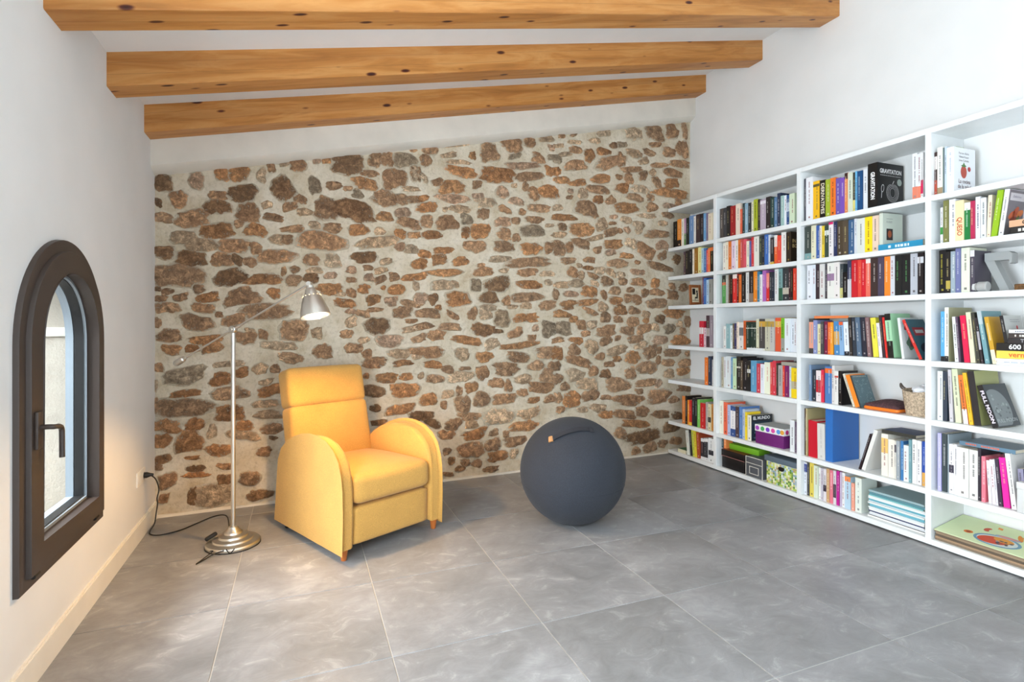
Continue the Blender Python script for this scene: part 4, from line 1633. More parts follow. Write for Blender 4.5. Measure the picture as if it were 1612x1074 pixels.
box_r = bmesh.new()
bm_box(box_r, XR, XR + .25, YB - .2, 2.5, 0, 4.0)
wall_right = struct(from_bm('wall_right', box_r, WALL), 'white plastered right wall above the bookcase')

# rear wall with an opening added for the fill light and sunlight (behind the photographer)
bm = bmesh.new()
for x0, x1, z0, z1 in ((XL - .3, -.85, 0, 4), (2.85, XR + .2, 0, 4), (-.85, 2.85, 0, .28), (-.85, 2.85, 2.62, 4)):
    bm_box(bm, x0, x1, YB - .25, YB, z0, z1)
struct(from_bm('wall_back', bm, WALL), 'white rear wall behind the viewer')
wfr = thing('rear_fill_opening', 'wide framed opening added to the rear wall for fill light', 'window')
del wfr['category']
struct(wfr)
for x0, x1, z0, z1 in ((-.85, -.79, .28, 2.62), (2.79, 2.85, .28, 2.62), (-.79, 2.79, .28, .34), (-.79, 2.79, 2.56, 2.62), (.97, 1.03, .34, 2.56)):
    box('window_frame', x0, x1, YB - .12, YB - .06, z0, z1, DARKF, wfr, .004)
wfs = thing('window_3', 'second window in the left wall beside the viewer', 'window')
del wfs['category']
struct(wfs)
for y0, y1, z0, z1 in ((LWY0, LWY0 + .06, LWZ0, LWZ1), (LWY1 - .06, LWY1, LWZ0, LWZ1), (LWY0 + .06, LWY1 - .06, LWZ0, LWZ0 + .06), (LWY0 + .06, LWY1 - .06, LWZ1 - .06, LWZ1)):
    box('window_frame', XL - .08, XL - .02, y0, y1, z0, z1, DARKF, wfs, .004)

# sloping white ceiling
bm = bmesh.new()
v = []
for x in (XL - .6, XR + .4):
    for y in (YB - .3, 2.6):
        for dz in (0, .12):
            v.append(bm.verts.new((x, y, ceil_z(x) + dz)))
for f in ((0, 2, 6, 4), (1, 5, 7, 3), (0, 4, 5, 1), (2, 3, 7, 6), (0, 1, 3, 2), (4, 6, 7, 5)):
    bm.faces.new([v[i] for i in f])
struct(from_bm('ceiling', bm, WALL), 'white sloping ceiling between the beams')

# pine beams, parallel to the stone wall
BSH = .253 / (XR - XL)
for k, (ya, yb, lab) in enumerate(((.388, .547, 'pine ceiling beam nearest the viewer, cut by the top edge'),
                                   (1.052, 1.198, 'middle one of the three knotty pine ceiling beams'),
                                   (1.700, 1.840, 'pine ceiling beam closest to the stone wall'))):
    bm = bmesh.new()
    e = .004
    sec = [(ya + e, 0), (yb - e, 0), (yb, e), (yb, .172), (ya, .172), (ya, e)]
    ends = []
    for x in (XL - .03, XR + .03):
        zb = 2.324 + SL * (x - XL)
        ends.append([bm.verts.new((x, y + BSH * (x - XL), zb + z)) for y, z in sec])
    for i in range(6):
        bm.faces.new((ends[0][i], ends[0][(i + 1) % 6], ends[1][(i + 1) % 6], ends[1][i]))
    bm.faces.new(ends[0])
    bm.faces.new(ends[1])
    # object space aligned with the grain
    ang = math.atan(SL)
    org = Vector((XL, ya, 2.324 + .08))
    M = Matrix.Translation(org) @ Matrix.Rotation(-ang, 4, 'Y')
    bm.transform(M.inverted())
    o = from_bm('ceiling_beam', bm, PINE)
    o.matrix_world = M
    tag(o, lab, 'beam', 'pine ceiling beams')
    # lamination joints on the visible front and underside
    for f in (.33, .68):
        zz = .16 * f
        b2 = bmesh.new()
        r0 = [b2.verts.new(M.inverted() @ Vector((x, ya + BSH * (x - XL) - .0006, 2.324 + SL * (x - XL) + zz + dz))) for x in (XL + .001, XR - .001) for dz in (0, .0012)]
        b2.faces.new((r0[0], r0[1], r0[3], r0[2]))
        from_bm('glue_joint', b2, plain('dark_glue_line', '8a5f34', .6), o)
    b2 = bmesh.new()
    ym = ya + .55 * (yb - ya)
    r0 = [b2.verts.new(M.inverted() @ Vector((x, ym + dy + BSH * (x - XL), 2.324 + SL * (x - XL) - .0006))) for x in (XL + .001, XR - .001) for dy in (0, .0016)]
    b2.faces.new((r0[0], r0[1], r0[3], r0[2]))
    from_bm('glue_joint', b2, plain('dark_glue_line', '8a5f34', .6), o)

# ------------------------------------------------------------------ rubble stone wall
WANG = math.atan(SB)
wall_stone = struct(thing('wall_stone', 'exposed rubble stone wall with wide pale mortar joints', 'wall', (0, SA, 0), (0, 0, WANG)))
del wall_stone['category']
# local frame: x along the wall, -y out of the wall, z up
CA = math.cos(WANG)


def lx(x):
    return x / CA


bm = bmesh.new()
NX, NZ = 150, 110
grid = []
for iz in range(NZ + 1):
    row = []
    for ix in range(NX + 1):
        x = lx(XL - .06) + (lx(XR + .1) - lx(XL - .06)) * ix / NX
        zt = min(3.45, 2.30 + SL * (x - XL))
        z = zt * iz / NZ
        h = noise.noise(Vector((x * 3.1, z * 3.1, 2.0))) * .006 + noise.noise(Vector((x * 11, z * 11, 5.0))) * .004
        row.append(bm.verts.new((x, -h, z)))
    grid.append(row)
for iz in range(NZ):
    for ix in range(NX):
        bm.faces.new((grid[iz][ix], grid[iz][ix + 1], grid[iz + 1][ix + 1], grid[iz + 1][ix]))
from_bm('mortar', bm, MORTAR, wall_stone, smooth=True)
box('wall_core', lx(XL - .1), lx(XR + .2), .03, .4, 0, 3.5, MORTAR, wall_stone)

SHADE = dict(d='87694d', b='a78566', o='ae8159', t='c0a78a', g='96856f', p='b6977d')
rng = random.Random(11)
STONE_LIST = [l.split() for l in STONES.split('\n')]


def stone_geo(bm, colf, x, z, w, h, rot, code, lay):
    w, h = w * 1.27 + .010, h * 1.30 + .010
    n = 16 if w * h > .0012 else 10
    ca, sa = math.cos(rot), math.sin(rot)
    ex = rng.uniform(2.0, 4.5)
    ph = rng.uniform(0, 6.28)
    k1, k2 = rng.uniform(.02, .14), rng.uniform(.03, .12)
    dep = min(.024, .007 + .10 * min(w, h)) * rng.uniform(.7, 1.15)
    base, mid = [], []
    for i in range(n):
        a = 2 * math.pi * (i + rng.uniform(-.25, .25)) / n
        c, s = math.cos(a), math.sin(a)
        r = (abs(c) ** ex + abs(s) ** ex) ** (-1 / ex)
        r *= 1 + k1 * math.sin(2 * a + ph) + k2 * math.sin(3 * a + 2 * ph) + rng.uniform(-.10, .10)
        px, pz = r * c * w * .5, r * s * h * .5
        qx, qz = px * ca - pz * sa, px * sa + pz * ca
        base.append(bm.verts.new((x + qx, .010, z + qz)))
        f = rng.uniform(.60, .80)
        mid.append(bm.verts.new((x + qx * f, -dep * rng.uniform(.6, 1.05), z + qz * f)))
    top = bm.verts.new((x + rng.uniform(-.12, .12) * w, -dep * rng.uniform(.8, 1.2), z + rng.uniform(-.12, .12) * h))
    c = lin(SHADE[code])
    v = rng.uniform(.82, 1.22)
    wm = rng.uniform(-.05, .05)
    c = (c[0] * v * (1 + wm), c[1] * v, c[2] * v * (1 - wm))
    al = {v_: .04 for v_ in base}
    al.update({v_: rng.uniform(.70, .98) for v_ in mid})
    al[top] = 1.0
    for i in range(n):
        j = (i + 1) % n
        for f in (bm.faces.new((base[i], base[j], mid[j], mid[i])), bm.faces.new((mid[i], mid[j], top))):
            for lp in f.loops:
                lp[lay] = (*c, al[lp.vert])


small = bmesh.new()
small_lay = small.loops.layers.float_color.new('Col')
for k, p in enumerate(STONE_LIST):
    x, z, w, h, rot = float(p[0]), float(p[1]), float(p[2]), float(p[3]), R(float(p[4]))
    x = lx(x)
    if k < 300:
        bm = bmesh.new()
        lay = bm.loops.layers.float_color.new('Col')
        stone_geo(bm, None, 0, 0, w, h, rot, p[5], lay)
        o = from_bm('stone', bm, STONE, wall_stone)
        auto_smooth(o, 55)
        o.location = (x, 0, z)
    else:
        stone_geo(small, None, x, z, w, h, rot, p[5], small_lay)
o = from_bm('small_stones', small, STONE, wall_stone)
auto_smooth(o, 55)
o['kind'] = 'stuff'
# pale mortar fillet where the wall meets the floor
bm = bmesh.new()
prev = None
for i in range(41):
    x = lx(XL) + (lx(XR) - lx(XL)) * i / 40
    q = [bm.verts.new((x, .01, .016 + rng.uniform(-.003, .003))), bm.verts.new((x, -.012 + rng.uniform(-.003, .003), .012)), bm.verts.new((x, -.020, -.001))]
    if prev:
        for a in range(2):
            bm.faces.new((prev[a], q[a], q[a + 1], prev[a + 1]))
    prev = q
from_bm('mortar_fillet', bm, plain('pale_mortar', 'd6cfc2', .95, 0, .5, 80), wall_stone)

# plastered ring beam on top of the stones
bm = bmesh.new()
prev = None
yl, yr = 1.842, 2.093
for i in range(31):
    t = i / 30
    x = XL + (XR - XL) * t
    yf = yl + (yr - yl) * t
    zb = 2.158 + (3.165 - 2.158) * t
    ys = stone_y(x)
    w1 = .004 * noise.noise(Vector((x * 4, 0, 1)))
    w2 = .012 * noise.noise(Vector((x * 6, 3, 1)))
    q = [bm.verts.new(c) for c in ((x, yf + w1, ceil_z(x) + .05), (x, yf + w1, zb + .012 + w2 * .3), (x, yf + .014, zb + w2 * .4), (x, ys - .02, zb - .022 + w2), (x, ys + .03, zb - .03 + w2), (x, ys + .03, ceil_z(x) + .05))]
    if prev:
        for a in range(6):
            b = (a + 1) % 6
            bm.faces.new((prev[a], q[a], q[b], prev[b]))
    prev = q
lint = from_bm('trim_1', bm, plain('cream_plaster_band', 'd9d3c7', .9, 0, .5, 25, .05))
auto_smooth(lint, 30)
struct(lint, 'cream plaster band between stone wall and ceiling')

# baseboard on the left wall
bm = bmesh.new()
bm_box(bm, XL, XL + .014, YB, stone_y(XL) - .005, 0, .098)
bm_box(bm, XL, XL + .008, YB, stone_y(XL) - .005, .098, .104)
struct(from_bm('baseboard_left', bm, plain('cream_baseboard', 'ece7dc', .5)), 'cream baseboard along the left wall')


# ------------------------------------------------------------------ arched window
def ring(name, h_out, h_in, z_out, z_in, x0, x1, mat, parent, bev=.0):
    """arch shaped frame between two outlines, from x0 to x1"""
    a, b = arch(h_out, z_out), arch(h_in, z_in)
    bm = bmesh.new()
    A0 = [bm.verts.new((x0, y, z)) for y, z in a]
    A1 = [bm.verts.new((x1, y, z)) for y, z in a]
    B0 = [bm.verts.new((x0, y, z)) for y, z in b]
    B1 = [bm.verts.new((x1, y, z)) for y, z in b]
    n = len(a)
    rim = []
    for i in range(n):
        j = (i + 1) % n
        bm.faces.new((A1[i], A1[j], B1[j], B1[i]))
        bm.faces.new((A0[i], A0[j], B0[j], B0[i]))
        bm.faces.new((A0[i], A0[j], A1[j], A1[i]))
        bm.faces.new((B0[i], B0[j], B1[j], B1[i]))
    if bev:
        eds = [e for e in bm.edges if all(abs(v.co.x - x1) < 1e-6 for v in e.verts) and len(e.link_faces) == 2 and any(abs(f.normal.x) < .5 for f in e.link_faces)]
        bm.normal_update()
        eds = [e for e in bm.edges if all(abs(v.co.x - x1) < 1e-6 for v in e.verts) and e.calc_face_angle(0) > R(60)]
        bmesh.ops.bevel(bm, geom=eds, offset=bev, segments=2, affect='EDGES', profile=.5)
    o = from_bm(name, bm, mat, parent)
    auto_smooth(o, 35)
    return o


win = thing('window_1', 'arched casement window with dark bronze frame in the left wall', 'window', (0, 0, 0))
del win['category']
struct(win)
ring('outer_frame', WH, .338, WZ0, WZ0 + .05, XL - .06, XL + .018, DARKF, win, .004)
sash = ring('sash', .346, .262, WZ0 + .042, WZ0 + .126, XL - .05, XL + .034, DARKF, win, .005)
ring('glazing_bead', .263, .250, WZ0 + .125, WZ0 + .138, XL - .045, XL - .004, plain('grey_glazing_bead', '8e979e', .4), sash, .002)
ring('gasket', .251, .246, WZ0 + .137, WZ0 + .142, XL - .044, XL - .012, BLACK, sash)
pane_pts = arch(.249, WZ0 + .139)
bm = bmesh.new()
f0 = bm.faces.new([bm.verts.new((XL - .030, y, z)) for y, z in pane_pts])
f1 = bm.faces.new([bm.verts.new((XL - .036, y, z)) for y, z in pane_pts])
from_bm('pane', bm, GLASS, sash)
# outer aluminium side of the frame seen through the pane
ring('outer_profile', .270, .249, WZ0 + .120, WZ0 + .140, XL - .075, XL - .048, plain('grey_outer_profile', '8f989f', .4), win)
hd = box('handle', XL + .034, XL + .046, WC - .335, WC - .295, .800, .925, DARKF, sash, .004)
hd['label'] = 'dark lever handle'
tube('lever', spline([(XL + .045, WC - .315, .872), (XL + .068, WC - .315, .872), (XL + .078, WC - .309, .870), (XL + .080, WC - .290, .868), (XL + .080, WC - .262, .862), (XL + .080, WC - .252, .850), (XL + .080, WC - .250, .830), (XL + .080, WC - .248, .755)], 5), .0085, DARKF, hd, 10)
for yy in (WC - .30, WC + .265):
    tube('hinge', [(XL + .026, yy - .018, WZ0 + .036), (XL + .026, yy + .018, WZ0 + .036)], .008, BLACK, win, 8)

# ------------------------------------------------------------------ socket on the left wall
so = thing('wall_socket', 'white double wall socket near the stone wall corner', 'socket', (XL, 1.615, .345))
box('plate', 0, .009, -.085, .075, -.04, .04, plain('white_switch_plastic', 'eeeae2', .4), so, .003)
for dy in (-.045, .035):
    lathe('socket_well', [(.0, .0092), (.021, .0092), (.021, .0105), (.023, .0105), (.023, .0088)], plain('white_switch_plastic', 'eeeae2', .4), so, 20, (0, 0, 0), axis=None).matrix_local = Matrix.Translation((0, dy, 0)) @ Matrix.Rotation(R(90), 4, 'Y')

# ------------------------------------------------------------------ armchair
CH = thing('armchair', 'mustard yellow upholstered armchair with rounded arms beside the floor lamp', 'armchair', (.1675, 1.002, 0), (0, 0, R(25.9)))
# local frame: x = width, +y = towards the back, z up, front legs on y = 0
HW = .325
prof = [(.0, .056), (-.006, .22), (-.002, .36), (.010, .43), (.036, .495), (.082, .543), (.150, .578), (.230, .594), (.320, .594), (.415, .580), (.505, .552), (.590, .514),
        (.655, .465), (.692, .40), (.710, .28), (.724, .16), (.738, .056)]


def arm(side):
    t = .078
    bm = bmesh.new()
    xo, xi = side * HW, side * (HW - t)
    A = [bm.verts.new((xo, y, z)) for y, z in prof]
    B = [bm.verts.new((xi, y, z)) for y, z in prof]
    n = len(prof)
    bm.faces.new(A)
    bm.faces.new(B)
    for i in range(n):
        j = (i + 1) % n
        bm.faces.new((A[i], A[j], B[j], B[i]))
    bm.normal_update()
    eds = [e for e in bm.edges if len(e.link_faces) == 2 and abs(e.verts[0].co.x - e.verts[1].co.x) < 1e-6]
    bmesh.ops.bevel(bm, geom=eds, offset=.020, segments=4, affect='EDGES', profile=.5)
    bmesh.ops.triangulate(bm, faces=[f for f in bm.faces if len(f.verts) > 4])
    o = from_bm('arm', bm, MUSTARD, CH)
    auto_smooth(o, 50)
    # piping seam along the edge of the outer panel and of the inner panel
    for x in (xo - side * .019, xi + side * .019):
        pts = []
        for y, z in prof:
            dy, dz = y - .33, z - .30
            pts.append((x, y, z))
        off = []
        for k, (px_, y, z) in enumerate(pts):
            a = Vector(prof[max(k - 1, 0)])
            b = Vector(prof[min(k + 1, len(prof) - 1)])
            t_ = (b - a).normalized()
            nn = Vector((-t_.y, t_.x))
            off.append((px_, y + nn.x * .0008, z + nn.y * .0008))
        tube('piping', spline(off, 3), .0016, MUSTARD, o, 6)
    return o


arm(-1)
arm(1)
iw = HW - .078 - .002
# seat box front and seat cushion
rbox('front_panel', iw, .30, .098, .014, MUSTARD, CH, 10, (0, .006, 0), Matrix.Translation((0, .312, .158)))
rbox('seat_cushion', iw, .315, .078, .042, MUSTARD, CH, 16, (0, .014, .030), Matrix.Translation((0, .300, .335)) @ Matrix.Rotation(R(-2.5), 4, 'X'))
# backrest in two cushions, leaning back
tilt = Matrix.Translation((0, .590, .36)) @ Matrix.Rotation(R(-13.5), 4, 'X')
rbox('backrest', .262, .075, .215, .034, MUSTARD, CH, 14, (.004, .022, 0), tilt @ Matrix.Translation((0, .078, .155)))
rbox('headrest', .259, .077, .122, .032, MUSTARD, CH, 14, (.003, .012, .006), tilt @ Matrix.Translation((0, .0785, .480)))
rbox('back_panel', .245, .03, .26, .02, MUSTARD, CH, 8, (0, 0, 0), Matrix.Translation((0, .69, .33)) @ Matrix.Rotation(R(-10), 4, 'X'))
WOODLEG = plain('orange_beech_leg', 'b5652c', .35, 0, .05, 60, .12)
for x, y in ((-.292, .022), (.292, .022), (-.285, .67), (.285, .67)):
    lathe('leg', [(0, 0), (.013, 0), (.0145, .002), (.022, .062), (0, .062)], WOODLEG if y < .3 else BLACK, CH, 20, (x, y, 0))

# ------------------------------------------------------------------ sitting ball
BR = .325
ball = thing('sitting_ball', 'large charcoal fabric sitting ball with strap handle', 'ball', (1.26, .98, 0))
seam_z = -.235
bm = bmesh.new()
bmesh.ops.create_uvsphere(bm, u_segments=72, v_segments=44, radius=BR)
for v in bm.verts:
    if v.co.z < -BR * .93:                 # flattened where it rests
        v.co.z = -BR * .93 - (v.co.z + BR * .93) * -.12
bmesh.ops.translate(bm, verts=bm.verts[:], vec=(0, 0, BR))
mz = min(v.co.z for v in bm.verts)
bmesh.ops.translate(bm, verts=bm.verts[:], vec=(0, 0, -mz))
body = from_bm('cover', bm, BALLFAB, ball, True)
BZ = BR - mz                               # centre height
sr = math.sqrt(BR * BR - .07 ** 2)
tube('seam', [(sr * math.cos(a), sr * math.sin(a), BZ - .07) for a in [2 * math.pi * i / 72 for i in range(72)]], .0016, BALLFAB, ball, 6, closed=True)


def strap(name, dirs, width, lift, thick, mat, parent):
    """band following the sphere through unit directions"""
    D = spline(dirs, 6)
    bm = bmesh.new()
    prev = None
    n = len(D)
    for i, d in enumerate(D):
        d = Vector(d).normalized()
        t = (Vector(D[min(i + 1, n - 1)]) - Vector(D[max(i - 1, 0)])).normalized()
        s = d.cross(t).normalized()
        f = i / (n - 1)
        r = BR + .0015 + lift * math.sin(math.pi * f) ** .6
        c = d * r + Vector((0, 0, BZ))
        q = [bm.verts.new(c + s * (width / 2) + d * 0), bm.verts.new(c + s * (width / 2) + d * thick), bm.verts.new(c - s * (width / 2) + d * thick), bm.verts.new(c - s * (width / 2))]
        if prev:
            for k in range(4):
                bm.faces.new((prev[k], prev[(k + 1) % 4], q[(k + 1) % 4], q[k]))
        else:
            bm.faces.new(q)
        prev = q
    bm.faces.new(prev)
    o = from_bm(name, bm, mat, parent)
    auto_smooth(o, 40)
    return o


STRAP = mat_fabric('dark_webbing', '2c2d33', .7, 1.3, 600, .4, 0)
strap('strap_handle', [(-.640, -.360, .680), (-.50, -.42, .757), (-.300, -.475, .828), (-.10, -.505, .857), (.100, -.530, .842)], .030, .010, .003, STRAP, ball)
strap('strap_end', [(.06, -.527, .848), (.10, -.530, .842), (.135, -.531, .836)], .040, .002, .006, STRAP, ball)
tg = strap('leather_tag', [(-.652, -.338, .678), (-.625, -.362, .690), (-.596, -.385, .705)], .036, .004, .009, plain('tan_leather', 'b98a5a', .6, 0, .1, 200), ball)
tg['label'] = 'tan leather tag'

# ------------------------------------------------------------------ floor lamp
LX, LY = -.655, 1.330
lamp = thing('floor_lamp', 'brushed steel floor lamp with swing arm and bell shade', 'floor lamp', (LX, LY, 0))
lathe('base', [(0, 0), (.130, 0), (.136, .004), (.137, .014), (.131, .022), (.104, .030), (.100, .038), (.076, .045), (.072, .055), (.048, .063), (.045, .073), (.028, .085), (.022, .098), (.014, .102), (0, .102)], STEEL, lamp, 56)
lathe('rubber_ring', [(.128, 0), (.139, 0), (.139, .004), (.128, .004)], BLACK, lamp, 56)
tube('pole', [(0, 0, .10), (0, 0, 1.165)], .0115, STEEL, lamp, 16)
J = Vector((0, 0, 1.181))
H = Vector((-.268 - LX, 1.021 - LY, 1.420))
ad = (H - J).normalized()
jt = lathe('joint', [(0, -.014), (.018, -.014), (.021, -.010), (.021, .010), (.018, .014), (0, .014)], STEEL, lamp, 24, tuple(J), axis=(ad.cross(Vector((0, 0, 1)))))
lathe('joint_screw', [(0, .014), (.008, .014), (.008, .02), (0, .021)], STEEL, jt, 12, tuple(J), axis=(ad.cross(Vector((0, 0, 1)))))
CW = J - (H - J) * .70
armo = tube('swing_arm', [CW, J - ad * .02, J + ad * .02, H], .0055, STEEL, lamp, 12)
lathe('collar', [(0, 0), (.010, 0), (.010, .018), (0, .018)], STEEL, armo, 14, tuple(J + ad * .035), axis=ad)
lathe('counterweight', [(0, -.010), (.008, -.010), (.009, .006), (.017, .012), (.018, .070), (.012, .082), (0, .084)], STEEL, lamp, 20, tuple(CW + ad * .006), axis=-ad)
# head: shade hangs from the arm end, tilted to the right and a little towards the viewer
rv = Vector((math.cos(.377), -math.sin(.377), 0))
tv = Vector((-math.sin(.377), -math.cos(.377), 0))
ax = (Vector((0, 0, -1)) + rv * .25 + tv * .15).normalized()
lathe('head_joint', [(0, -.016), (.012, -.016), (.014, 0), (.012, .016), (0, .016)], STEEL, lamp, 18, tuple(H), axis=rv.cross(ax))
sh = lathe('shade', [(.010, .0), (.018, .004), (.0185, .018), (.026, .024), (.034, .050), (.036, .060), (.046, .064), (.058, .100), (.070, .140), (.0755, .170), (.0735, .1702),
                     (.068, .140), (.056, .101), (.044, .066), (.034, .062), (.032, .051), (.024, .027), (.010, .022)], STEEL, lamp, 48, tuple(H + ax * .006), axis=ax, ang=25)
# little emissive beads around the neck of the shade imitate bulb light through vents
q = Vector((0, 0, 1)).rotation_difference(ax)
BULB = mat_emit('lit_bulb', (1.0, .80, .52, 1), 9)
GLOW = mat_emit('glowing_vent', (1.0, .75, .40, 1), 3)
for i in range(14):
    a = 2 * math.pi * i / 14
    c = H + ax * .0675 + (q @ Vector((.0462 * math.cos(a), .0462 * math.sin(a), 0)))
    bm = bmesh.new()
    bmesh.ops.create_icosphere(bm, subdivisions=1, radius=.0024)
    bmesh.ops.translate(bm, verts=bm.verts[:], vec=c)
    from_bm('vent_glow_bead', bm, GLOW, sh, True)
lathe('bulb', [(0, .06), (.014, .062), (.016, .090), (.036, .120), (.050, .146), (.050, .156), (.040, .163), (0, .166)], BULB, lamp, 24, tuple(H), axis=ax)
pl = bpy.data.lights.new('lamp_bulb_light', 'SPOT')
pl.energy = 64
pl.color = (1.0, .56, .18)
pl.shadow_soft_size = .028
pl.spot_size = R(158)
pl.spot_blend = .35
plo = bpy.data.objects.new('lamp_bulb_light', pl)
COL.objects.link(plo)
plo.parent = lamp
plo.location = H + ax * .172
plo.rotation_euler = Vector((0, 0, -1)).rotation_difference(ax).to_euler()

# power cord: from the base along the floor to the socket
cord = [(-.02, .05, .04), (-.05, .28, .006), (-.09, .49, .004), (-.16, .505, .004), (-.24, .41, .004), (-.31, .325, .004), (-.40, .285, .004), (-.455, .315, .004), (-.470, .375, .006), (-.465, .45, .02),
        (-.462, .48, .08), (-.455, .475, .13), (-.452, .45, .17), (-.445, .46, .22), (-.452, .42, .29), (-.465, .355, .335), (-.475, .322, .345)]
co = tube('power_cord', spline(cord, 6), .0035, BLACK, lamp, 8)
co['label'] = 'black power cord'
lathe('plug', [(0, 0), (.016, 0), (.017, .012), (.010, .03), (.006, .045), (0, .045)], BLACK, lamp, 16, (XL + .012 - LX, 1.650 - LY, .345), axis=(1, 0, 0))
sw = rbox('cord_switch', .032, .012, .010, .008, BLACK, lamp, 6, (0, 0, 0), Matrix.Translation((-.112, .035, .045)) @ Matrix.Rotation(R(20), 4, 'Z') @ Matrix.Rotation(R(-25), 4, 'Y'))
tube('cord_loop', spline([(-.03, -.133, .022), (-.07, -.135, .012), (-.105, -.165, .006), (-.145, -.215, .003), (-.120, -.165, .006), (-.085, -.115, .018), (-.10, -.09, .012)], 6), .0028, BLACK, lamp, 6)
tube('cord_loop', spline([(.02, -.131, .024), (.0, -.139, .004), (-.02, -.131, .026)], 5), .0028, BLACK, lamp, 6)

# ------------------------------------------------------------------ bookcase
UP = [(1.541, 1.508), (.740, .708), (-.076, -.106), (-.880, -.912)]          # uprights (y)
BT = [2.28, 1.91, 1.645, 1.375, 1.01, .69, .31, .041]                        # tops of the boards
BTH = .031
bc = thing('bookcase', 'long white built-in bookcase on the right wall', 'bookcase', (XS, 0, 0))
for y0, y1 in UP:
    box('upright', 0, XR - XS - .001, y0, y1, .010, BT[0], SHELFW, bc, .0012, 1)
bays = [(stone_y(XS) - .028, UP[0][0]), (UP[0][1], UP[1][0]), (UP[1][1], UP[2][0]), (UP[2][1], UP[3][0])]
for i, (ya, yb) in enumerate(bays):
    for zt in BT:
        box('shelf_board', .0006, XR - XS - .001, yb + .0003, ya - .0003, zt - BTH, zt, SHELFW, bc, .0012, 1)
box('plinth', .03, XR - XS - .001, -.912, bays[0][0] - .002, 0, .0098, plain('dark_shadow_gap', '3a3a3a', .8), bc)  # dark colour stands in for the shade in the toe gap

# ------------------------------------------------------------------ books
ORD = ['', 'first', 'second', 'third', 'fourth', 'fifth', 'sixth', 'seventh', 'eighth', 'ninth', 'tenth', 'eleventh', 'twelfth', 'thirteenth', 'fourteenth', 'fifteenth', 'sixteenth',
       'seventeenth', 'eighteenth', 'nineteenth', 'twentieth', 'twenty-first', 'twenty-second', 'twenty-third']
ROW = ['top', 'second', 'third', 'fourth', 'fifth', 'sixth', 'bottom']
BAY = ['bay beside stone wall', 'second bay from stone wall', 'third bay from stone wall', 'rightmost bay']
NAMED = [('black', '141214'), ('charcoal', '34353a'), ('dark brown', '3a2a22'), ('brown', '7a5230'), ('tan', 'b8a078'), ('cream', 'ebe0c8'), ('white', 'e8eaec'), ('light grey', 'bfc2c4'),
         ('grey', '8c8c8c'), ('navy', '26304e'), ('blue', '4272b4'), ('light blue', '9abcd8'), ('teal', '4a8a94'), ('dark green', '27402f'), ('green', '4a9a4a'), ('lime green', 'a0b82c'),
         ('pale green', 'cfe2bc'), ('yellow', 'eed42a'), ('amber', 'eaae30'), ('orange', 'ea7c2c'), ('red', 'd0322e'), ('dark red', '8e1c24'), ('salmon', 'e88a72'), ('pink', 'e8809a'),
         ('magenta', 'd0208a'), ('purple', '72489a'), ('lilac', 'b4a4cc'), ('maroon', '4a1422'), ('olive', '7e7c48'), ('slate blue', '5c708c'), ('plum', '55404e')]


def cname(h):
    c = [int(h[i:i + 2], 16) for i in (0, 2, 4)]
    return min(NAMED, key=lambda n: sum(w * (c[k] - int(n[1][2 * k:2 * k + 2], 16)) ** 2 for k, w in enumerate((3, 4, 2))))[0]


def lum(h):
    c = lin(h)
    return .2126 * c[0] + .7152 * c[1] + .0722 * c[2]


brng = random.Random(5)


